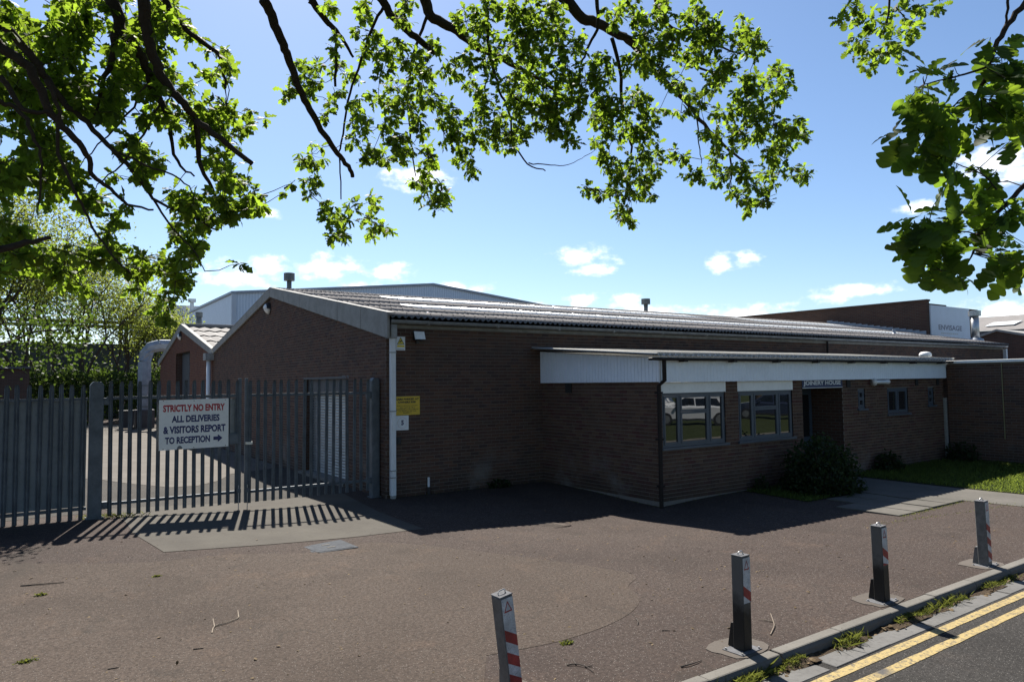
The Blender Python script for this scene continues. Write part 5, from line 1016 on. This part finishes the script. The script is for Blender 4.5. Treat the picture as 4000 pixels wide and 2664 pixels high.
# ------------------------------------------------------------------ trees behind the yard
def yard_tree(label, px, Y, H, spread, seed, leaves=5200, lsize=.2, mat='maple_leaf', fork_h=.2, lean=0.0, group='trees behind the yard'):
    rr = random.Random(seed); p = on_y(px, 1600, Y); T = Tree('yard_tree', label, (p[0], Y, 0), group); tips = []
    def grow(p, d, L_, r, lev):
        q_ = p+d*L_*.5+np.array([rr.gauss(0, .05), rr.gauss(0, .05), 0])*L_; e_ = p+d*L_+np.array([rr.gauss(0, .06), rr.gauss(0, .06), rr.gauss(0, .04)])*L_
        T.mb.setdefault('trunk' if lev == 0 else 'branches', MB()).tube([tuple(v-T.base) for v in (p, q_, e_)], [r, r*.85, r*.68], 8 if lev < 2 else 5, lev == 0)
        if lev >= 2: tips.append(e_); tips.append(q_)
        if lev >= 5: return
        n = 3 if lev in (0, 1) else 2+(rr.random() < .35)
        a0 = rr.uniform(0, 2*PI)
        for k in range(n):
            a = a0+2*PI*k/n+rr.gauss(0, .3); sp = spread*(.55+.25*lev*.5)*rr.uniform(.6, 1.3)
            nd = d*(1-.12*lev)+np.array([math.cos(a)*sp, math.sin(a)*sp, .22]); nd /= np.linalg.norm(nd); grow(e_, nd, L_*rr.uniform(.66, .84) if lev else H*rr.uniform(.2, .27), r*rr.uniform(.5, .66), lev+1)
    d0 = np.array([lean, 0, 1.0]); d0 /= np.linalg.norm(d0); grow(T.base+np.array([0, 0, -.2]), d0, H*fork_h, H*.0135, 0)
    tp_ = np.array(tips); idx = rng.integers(0, len(tp_), leaves); c_ = tp_[idx]+rng.normal(0, H*.045, (leaves, 3))
    d = unit(leaves); nr_ = unit(leaves)+np.array([0, 0, .6]); s_ = lsize*rng.uniform(.55, 1.2, leaves); SH = [(0, .06), (.35, .34), (.7, .3), (1, .05)]
    o_ = bulk('crown', leaf_verts(c_, d, nr_, s_, SH, .2)-T.base, leaf_faces(SH), mat, T.t); o_['kind'] = 'stuff'
    if 'branches' in T.mb: pass
    T.done(); return T
yard_tree('forked tree standing clear in the middle of the yard hedge', 325, 41, 13.0, .85, 4, 6000, .13, fork_h=.2)
yard_tree('broad olive-leaved tree at the left edge behind the fence', 40, 38, 14, .9, 9, 12000, .16, fork_h=.17)
yard_tree('tall slim tree left of the forked yard tree', 170, 44, 13, .8, 21, 9000, .15, fork_h=.17)
yard_tree('tree right of the forked yard tree, half behind its branches', 480, 44, 10.5, .8, 33, 7000, .15, fork_h=.17)
yard_tree('leafy tree beside the extraction duct', 600, 45, 8.6, .8, 40, 7000, .15, fork_h=.17)
yard_tree('dark tree at the far left, tallest of the yard trees', -120, 36, 17, .85, 55, 11000, .17, fork_h=.17)
def foliage_box(name, label, cat, x0, x1, y0, y1, z0, z1, n, size, mat, seed):
    t_ = thing(name, label, cat, ((x0+x1)/2, (y0+y1)/2, z0)); c_ = np.stack([rng.uniform(x0, x1, n), rng.uniform(y0, y1, n), rng.uniform(0, 1, n)], 1)
    topv = np.array([z1*(.82+.3*mnoise.noise(Vector((q_[0]*.5, q_[1]*.5, seed)))) for q_ in c_]); c_[:, 2] = z0+(topv-z0)*np.sqrt(c_[:, 2])
    SH = [(0, .06), (.35, .34), (.7, .3), (1, .05)]; d = unit(n); nr_ = unit(n)+np.array([0, -.5, .6])
    o_ = bulk('foliage', leaf_verts(c_, d, nr_, size*rng.uniform(.6, 1.3, n), SH, .2)-np.array(t_.location), leaf_faces(SH), mat, t_); o_['kind'] = 'stuff'
    mb = MB()
    for k in range(int((x1-x0)/1.2)+1): xx = min(x0+k*1.2+.2, x1-.1)-(x0+x1)/2; mb = MB().tube([(xx,0,-.1),(xx+random.uniform(-.2, .2),random.uniform(-.2, .2),(z1-z0)*.7)], [.06, .03], 6); mb.build('stem', 'bark', t_)
    return t_
foliage_box('hedge', 'dark hedge along the far side of the yard', 'hedge', -15, 1.5, 38.6, 40.6, .0, 3.7, 15000, .17, 'hedge_leaf', 2.2)
foliage_box('hedge', 'tall ragged hedge in front of the long grey wall', 'hedge', -16, 9, 48, 51, .0, 5.0, 11000, .24, 'hedge_leaf', 7.7)
# elder just outside the left edge, its shade dapples the ground by the fence
eld = foliage_box('elder_bush', 'elder growing behind the left end of the fence', 'bush', -9.4, -6.6, .9, 2.4, .1, 3.5, 2600, .075, 'hedge_leaf', 5.1)
n_ = 1100; P = rng.normal(0, 1, (n_, 3))*np.array([.34, .35, .32])+np.array([-5.75, 1.25, 3.35]); P = np.concatenate([P, rng.normal(0, 1, (260, 3))*np.array([.3, .3, .3])+np.array([-6.5, 1.3, 3.2])]); n_ = len(P)
o = bulk('hanging_spray', leaf_verts(P, unit(n_), unit(n_)+np.array([0, 0, .6]), .07*rng.uniform(.6, 1.2, n_), SH4, .2)-np.array(eld.location), leaf_faces(SH4), 'hedge_leaf', eld); o['kind'] = 'stuff'
MB().tube([tuple(np.array(q_)-np.array(eld.location)) for q_ in ((-7.4, 1.6, 2.2), (-6.7, 1.4, 3.0), (-6.1, 1.3, 3.35), (-5.6, 1.2, 3.4))], [.04, .03, .02, .01], 6).build('stem', 'bark', eld)
# shrub by the porch
def shrub(name, label, loc, rx, ry, rz_, n, size, mat):
    t_ = thing(name, label, 'shrub', loc); u = unit(n); r_ = rng.uniform(.35, 1.0, n)**.5; lum = np.array([1+.22*mnoise.noise(Vector(tuple(q_*2.2))) for q_ in u]); c_ = u*(r_*lum)[:, None]*np.array([rx, ry, rz_]); c_[:, 2] = np.abs(c_[:, 2]+.15*rz_)
    SH = [(0, .06), (.4, .3), (.75, .25), (1, .04)]; d = u*.7+unit(n); d /= np.linalg.norm(d, axis=1, keepdims=True)
    o_ = bulk('foliage', leaf_verts(c_, d, unit(n)+np.array([0, 0, .8]), size*rng.uniform(.6, 1.3, n), SH, .2), leaf_faces(SH), mat, t_); o_['kind'] = 'stuff'
    for k in range(7):
        a = 2*PI*k/7; MB().tube([(0,0,-.05),(.3*rx*math.cos(a),.3*ry*math.sin(a),.45*rz_),(.7*rx*math.cos(a),.7*ry*math.sin(a),.85*rz_)], [.025, .016, .008], 6).build('stem', 'bark', t_)
shrub('shrub', 'rounded dark green shrub in front of the porch', (7.85, -4.78, g(7.85, -4.78)), .86, .78, 1.02, 5200, .075, 'shrub_leaf')
shrub('shrub', 'small weed clump against the annex wall under the second window', (6.9, -4.0, g(6.9, -4.0)), .22, .14, .26, 260, .07, 'shrub_leaf')
shrub('shrub', 'low dark plant by the wall below the small windows', (12.0, -4.05, 0), .5, .3, .42, 600, .08, 'shrub_leaf')
shrub('shrub', 'dark clump in the corner of the lawn by the side block', (15.4, -4.3, 0), .4, .4, .5, 500, .08, 'shrub_leaf')
shrub('shrub', 'weeds at the foot of the workshop wall left of the annex', (2.7, -.16, g(2.7, -.16)), .3, .12, .16, 260, .06, 'shrub_leaf')
# ------------------------------------------------------------------ grass
def blades(name, P, h, w, mat, kind='stuff', lean=.5, parent=None):
    n = len(P); a = rng.uniform(0, 2*PI, n); s_ = np.stack([np.cos(a), np.sin(a), np.zeros(n)], 1)*w; hh = h*rng.uniform(.45, 1.25, n); l = rng.normal(0, lean, (n, 2))*hh[:, None]
    V = np.stack([P-s_, P+s_, P+np.stack([l[:, 0]*.4, l[:, 1]*.4, hh*.6], 1)+s_*.7, P+np.stack([l[:, 0], l[:, 1], hh], 1)], 1)
    o_ = bulk(name, V, np.array([(0, 1, 2), (0, 2, 3)]), mat, parent); o_['kind'] = kind; return o_
def tagstuff(o_, label, cat): return tag(o_, label, cat)
n = 26000; P = np.stack([rng.uniform(10.36, 15.7, n), rng.uniform(-9.5, -3.9, n), np.zeros(n)], 1); P[:, 2] = [g(q_[0], q_[1])+.01 for q_ in P]
tagstuff(blades('lawn_grass', P, .075, .008, 'grass_blade'), 'short rough grass on the lawn beside the front path', 'grass')
n = 5000; P = np.stack([rng.uniform(6.5, 8.7, n), rng.uniform(-5.35, -3.9, n), np.zeros(n)], 1); P[:, 2] = [g(q_[0], q_[1])+.01 for q_ in P]
tagstuff(blades('bed_grass', P, .06, .007, 'grass_blade'), 'grass round the shrub in the planting bed', 'grass')
P = []
while len(P) < 4200:
    x_ = random.uniform(-4.5, 12); y_ = random.gauss(-9.865, .03)
    if not -9.96 < y_ < -9.80: continue
    if mnoise.noise(Vector((x_*1.3, y_*3, 9.1)))+.5*mnoise.noise(Vector((x_*4, y_*4, 1.3))) < .22: continue
    P.append((x_, y_, soilh(x_, y_)))
tagstuff(blades('kerb_weeds', np.array(P), .035, .004, 'weed_blade', lean=.9), 'tufts of grass and weeds growing along the kerb', 'grass')
P = []
for (cx_, cy_, k, r_) in ((-1.30, -9.86, 260, .12), (-1.75, -9.87, 120, .12), (.15, -9.88, 160, .12), (2.1, -9.88, 160, .2), (-2.2, -9.86, 90, .1), (-5.0, .35, 90, .2), (-4.7, .2, 60, .2)):
    for _ in range(k):
        x_, y_ = random.gauss(cx_, r_), random.gauss(cy_, .03); P.append((x_, y_, (soilh(x_, y_) if y_ < -9 else g(x_, y_))))
tagstuff(blades('weed_tufts', np.array(P), .075, .004, 'weed_blade', lean=.8), 'taller weed tufts by the kerb and gate post', 'grass')
P = []
for (x0, y0, x1, y1, k) in ((6.3,-7.25,8.7,-7.22,240), (8.75,-7.2,8.75,-9.5,120), (5.0,-7.3,9,-8.0,130), (10.3,-6.5,10.35,-9.5,300), (4.1,-3.86,8.7,-3.86,160), (4.0,-.1,4.0,-3.8,160), (.3,-.06,4,-.06,120)):
    for _ in range(k): q_ = random.random(); x_, y_ = x0+(x1-x0)*q_+random.gauss(0, .03), y0+(y1-y0)*q_+random.gauss(0, .03); P.append((x_, y_, g(x_, y_)))
tagstuff(blades('joint_weeds', np.array(P), .03, .004, 'weed_blade', lean=.9), 'sparse weeds in the joints of the paving and at the wall foot', 'grass')
# ------------------------------------------------------------------ litter and twigs
n = 900; P = np.stack([rng.uniform(-9, 9, n), rng.uniform(-9.5, -1.5, n), np.zeros(n)], 1); P[:, 2] = [g(q_[0], q_[1])+.008 for q_ in P]
d = unit(n); d[:, 2] *= .15; d /= np.linalg.norm(d, axis=1, keepdims=True); SH = [(0, .1), (.4, .35), (.8, .25), (1, .05)]
o = bulk('leaf_litter', leaf_verts(P, d, unit(n)*.3+np.array([0, 0, 1.]), .028*rng.uniform(.4, 1.6, n), SH, .3), leaf_faces(SH), 'dry_leaf'); tag(o, 'scraps of dry leaf scattered over the tarmac', 'litter', kind='stuff')
n = 260; P = np.stack([rng.uniform(-4, 9, n), rng.uniform(-9.97, -9.82, n), np.zeros(n)], 1); P[:, 2] = [soilh(q_[0], q_[1])+.006 for q_ in P]; d = unit(n); d[:, 2] *= .2; d /= np.linalg.norm(d, axis=1, keepdims=True)
o = bulk('gutter_litter', leaf_verts(P, d, unit(n)*.5+np.array([0, 0, 1.]), .05*rng.uniform(.5, 1.4, n), SH, .3), leaf_faces(SH), 'dry_leaf'); tag(o, 'dead leaves lying in the gutter along the kerb', 'litter', kind='stuff')
def twig(label, lines, w, mat, lift=.007):
    p0 = gz(*lines[0][0]); t_ = thing('fallen_twig', label, 'twig', tuple(p0), 0, 'twigs fallen on the tarmac')
    for k, ln_ in enumerate(lines):
        P = [gz(*q_)-p0+np.array([0, 0, lift+(.006 if 0 < i < len(ln_)-1 else 0)]) for i, q_ in enumerate(ln_)]; MB().tube([tuple(q_) for q_ in smoothp(P, 3)], [w*(1-.5*i/max(1, 3*(len(P)-1))) for i in range(3*(len(P)-1)+1)], 6).build('main_stem' if k == 0 else 'side_shoot', mat, t_)
twig('pale forked twig lying alone on the left of the forecourt', [[(828,2474),(838,2450),(880,2438),(925,2420),(934,2408)], [(838,2450),(832,2418)], [(932,2412),(929,2384)]], .007, 'twig_bark')
twig('bent dry twig beside the second bollard', [[(3010,2480),(3022,2455),(3024,2440),(3010,2398)], [(3019,2430),(2980,2424),(2962,2420)]], .006, 'twig_bark')
twig('dark branching twig on the tarmac right of the nearest bollard', [[(2215,2600),(2250,2598),(2290,2608),(2318,2626)], [(2250,2598),(2240,2580)], [(2285,2607),(2315,2602)]], .006, 'twig_dark')
twig('long brown twig near the kerb left of the second bollard', [[(2660,2606),(2700,2598),(2740,2582)]], .007, 'twig_dark')
twig('thin dark twig on the far left of the forecourt', [[(80,2290),(160,2285),(250,2276)]], .008, 'twig_dark')
twig('short dark twig in the lower left of the forecourt', [[(420,2616),(465,2608)]], .006, 'twig_dark'); twig('short twig low in the middle of the forecourt', [[(755,2538),(795,2533)]], .007, 'twig_dark')
twig('small curved twig right of the nearest bollard top', [[(2484,2418),(2492,2430),(2490,2443)]], .005, 'twig_dark'); twig('tiny dark twig between the first two bollards', [[(2585,2464),(2618,2463)]], .005, 'twig_dark')
def clod(label, px, py, r_):
    p = gz(px, py); t_ = thing('moss_clump', label, 'moss', tuple(p), 0, 'moss clumps on the tarmac'); n_ = 220; u = unit(n_); c_ = u*np.array([r_*1.6, r_*.9, r_*.35])*rng.uniform(.2, 1, n_)[:, None]; c_[:, 2] = np.abs(c_[:, 2])
    bulk('moss', leaf_verts(c_, unit(n_), unit(n_), .02*rng.uniform(.5, 1.3, n_), SH, .2), leaf_faces(SH), 'weed_blade', t_)['kind'] = 'stuff'
clod('dark moss clump at the lower left', 105, 2585, .06); clod('small moss clump left of the pale twig', 160, 2325, .05); clod('tiny moss clump in the middle of the forecourt', 612, 2252, .03); clod('crumpled grey scrap right of the nearest bollard', 2215, 2512, .05)

# ------------------------------------------------------------------ parked cars across the road (they show in the office windows)
def car(label, loc, rz, paint, L_=3.9, h=1.46):
    t_ = thing('parked_car', label, 'car', loc, rz, 'cars parked across the road'); w = .83
    low = [(-L_/2,.35),(-L_/2+.02,.62),(-L_/2+.12,.86),(-.45*L_/2-.55,.92),(L_/2-.95,.93),(L_/2-.35,.84),(L_/2-.05,.66),(L_/2,.42),(L_/2-.08,.22),(-L_/2+.08,.22)]
    # body: side outline swept across the width with rounded shoulders
    b = MB(); ks = [(-w,.86),(-w*.97,.98),(-w*.8,1.0),(w*.8,1.0),(w*.97,.98),(w,.86)]
    rings = []
    for (y_, s_) in ks:
        rings.append(len(b.v)); b.v += [(x_*(.985 if s_ < .9 else 1), y_, .55+(z_-.55)*(s_ if z_ > .55 else s_)) for x_, z_ in low]
    n_ = len(low)
    for k in range(len(rings)-1):
        for i in range(n_): j = (i+1) % n_; b.f.append((rings[k]+i, rings[k]+j, rings[k+1]+j, rings[k+1]+i))
    b.f += [tuple(rings[0]+i for i in range(n_)), tuple(rings[-1]+i for i in reversed(range(n_)))]; b.build('body', paint, t_, False, 0)
    cab = [(-L_/2+.18,.9),(-L_/2+.42,1.32),(-L_/2+.8,h-.02),(-.1,h),(.35,h-.06),(L_/2-1.0,.92)]
    b = MB(); i0 = len(b.v); b.v += [(x_, -w*.93 if z_ < 1 else -w*.74, z_) for x_, z_ in cab]; b.v += [(x_, w*.93 if z_ < 1 else w*.74, z_) for x_, z_ in cab]; m_ = len(cab)
    for i in range(m_-1): b.f.append((i, i+1, m_+i+1, m_+i))
    b.f += [tuple(range(m_)), tuple(range(2*m_-1, m_-1, -1))]; b.build('cabin', paint, t_)
    for s_ in (-1, 1):
        for (a, c) in (((-L_/2+.62), -.22), (-.14, L_/2-1.2)):
            ymid = lambda z_: s_*(w*.93+(w*.74-w*.93)*(z_-.92)/(h-.92)+.006)
            xt = lambda x_: x_-.0
            P = [(a,ymid(.97),.97),(c,ymid(.97),.97),(min(c, .32),ymid(h-.12),h-.12),(a+(.18 if a < -1 else 0),ymid(h-.12),h-.12)]
            MB().poly(P).build('side_window', 'car_glass', t_)
    MB().poly([(L_/2-1.03,-w*.8,.95),(L_/2-1.03,w*.8,.95),(.38,w*.66,h-.08),(.38,-w*.66,h-.08)]).build('windscreen', 'car_glass', t_).location = (.012, 0, .012)
    for X_ in (-L_/2+.72, L_/2-.78):
        for s_ in (-1, 1):
            wl = MB().tube([(X_, s_*(w-.17), .31), (X_, s_*(w+.012), .31)], .31, 20).build('wheel', 'tyre', t_); MB().tube([(X_, s_*(w-.1), .31), (X_, s_*(w+.02), .31)], .2, 16).build('rim', 'alloy', wl)
    for s_ in (-1, 1): box('headlight', L_/2-.28, L_/2-.02, s_*.6-.16, s_*.6+.16, .62, .76, 'lamp_clear', t_, .02); box('mirror', .55, .7, s_*.9-.07, s_*.9+.07, .93, 1.06, paint, t_, .02)
    for s_ in (-1, 1): box('sill_trim', -1.0, 1.0, s_*(w+.0)-.01, s_*(w+.0)+.01, .26, .34, 'plastic_trim', t_)
    box('bumper', L_/2-.05, L_/2+.03, -.7, .7, .3, .45, 'plastic_trim', t_)
cz = lambda x_, y_: bank(x_, y_)
RZC = math.radians(-129)
def carspot(x_, y_): return (x_, y_, bank(x_, y_)-.02)
car('silver hatchback parked across the road, mirrored in the first office window', carspot(21.6, -18.4), RZC, 'paint_silver', 4.1)
car('dark blue car parked across the road, mirrored in the second office window', carspot(28.4, -18.6), RZC+.1, 'paint_blue', 4.2)
car('white car parked further back across the road, behind the silver hatchback', carspot(26.5, -27.0), RZC+.3, 'paint_white', 4.2)
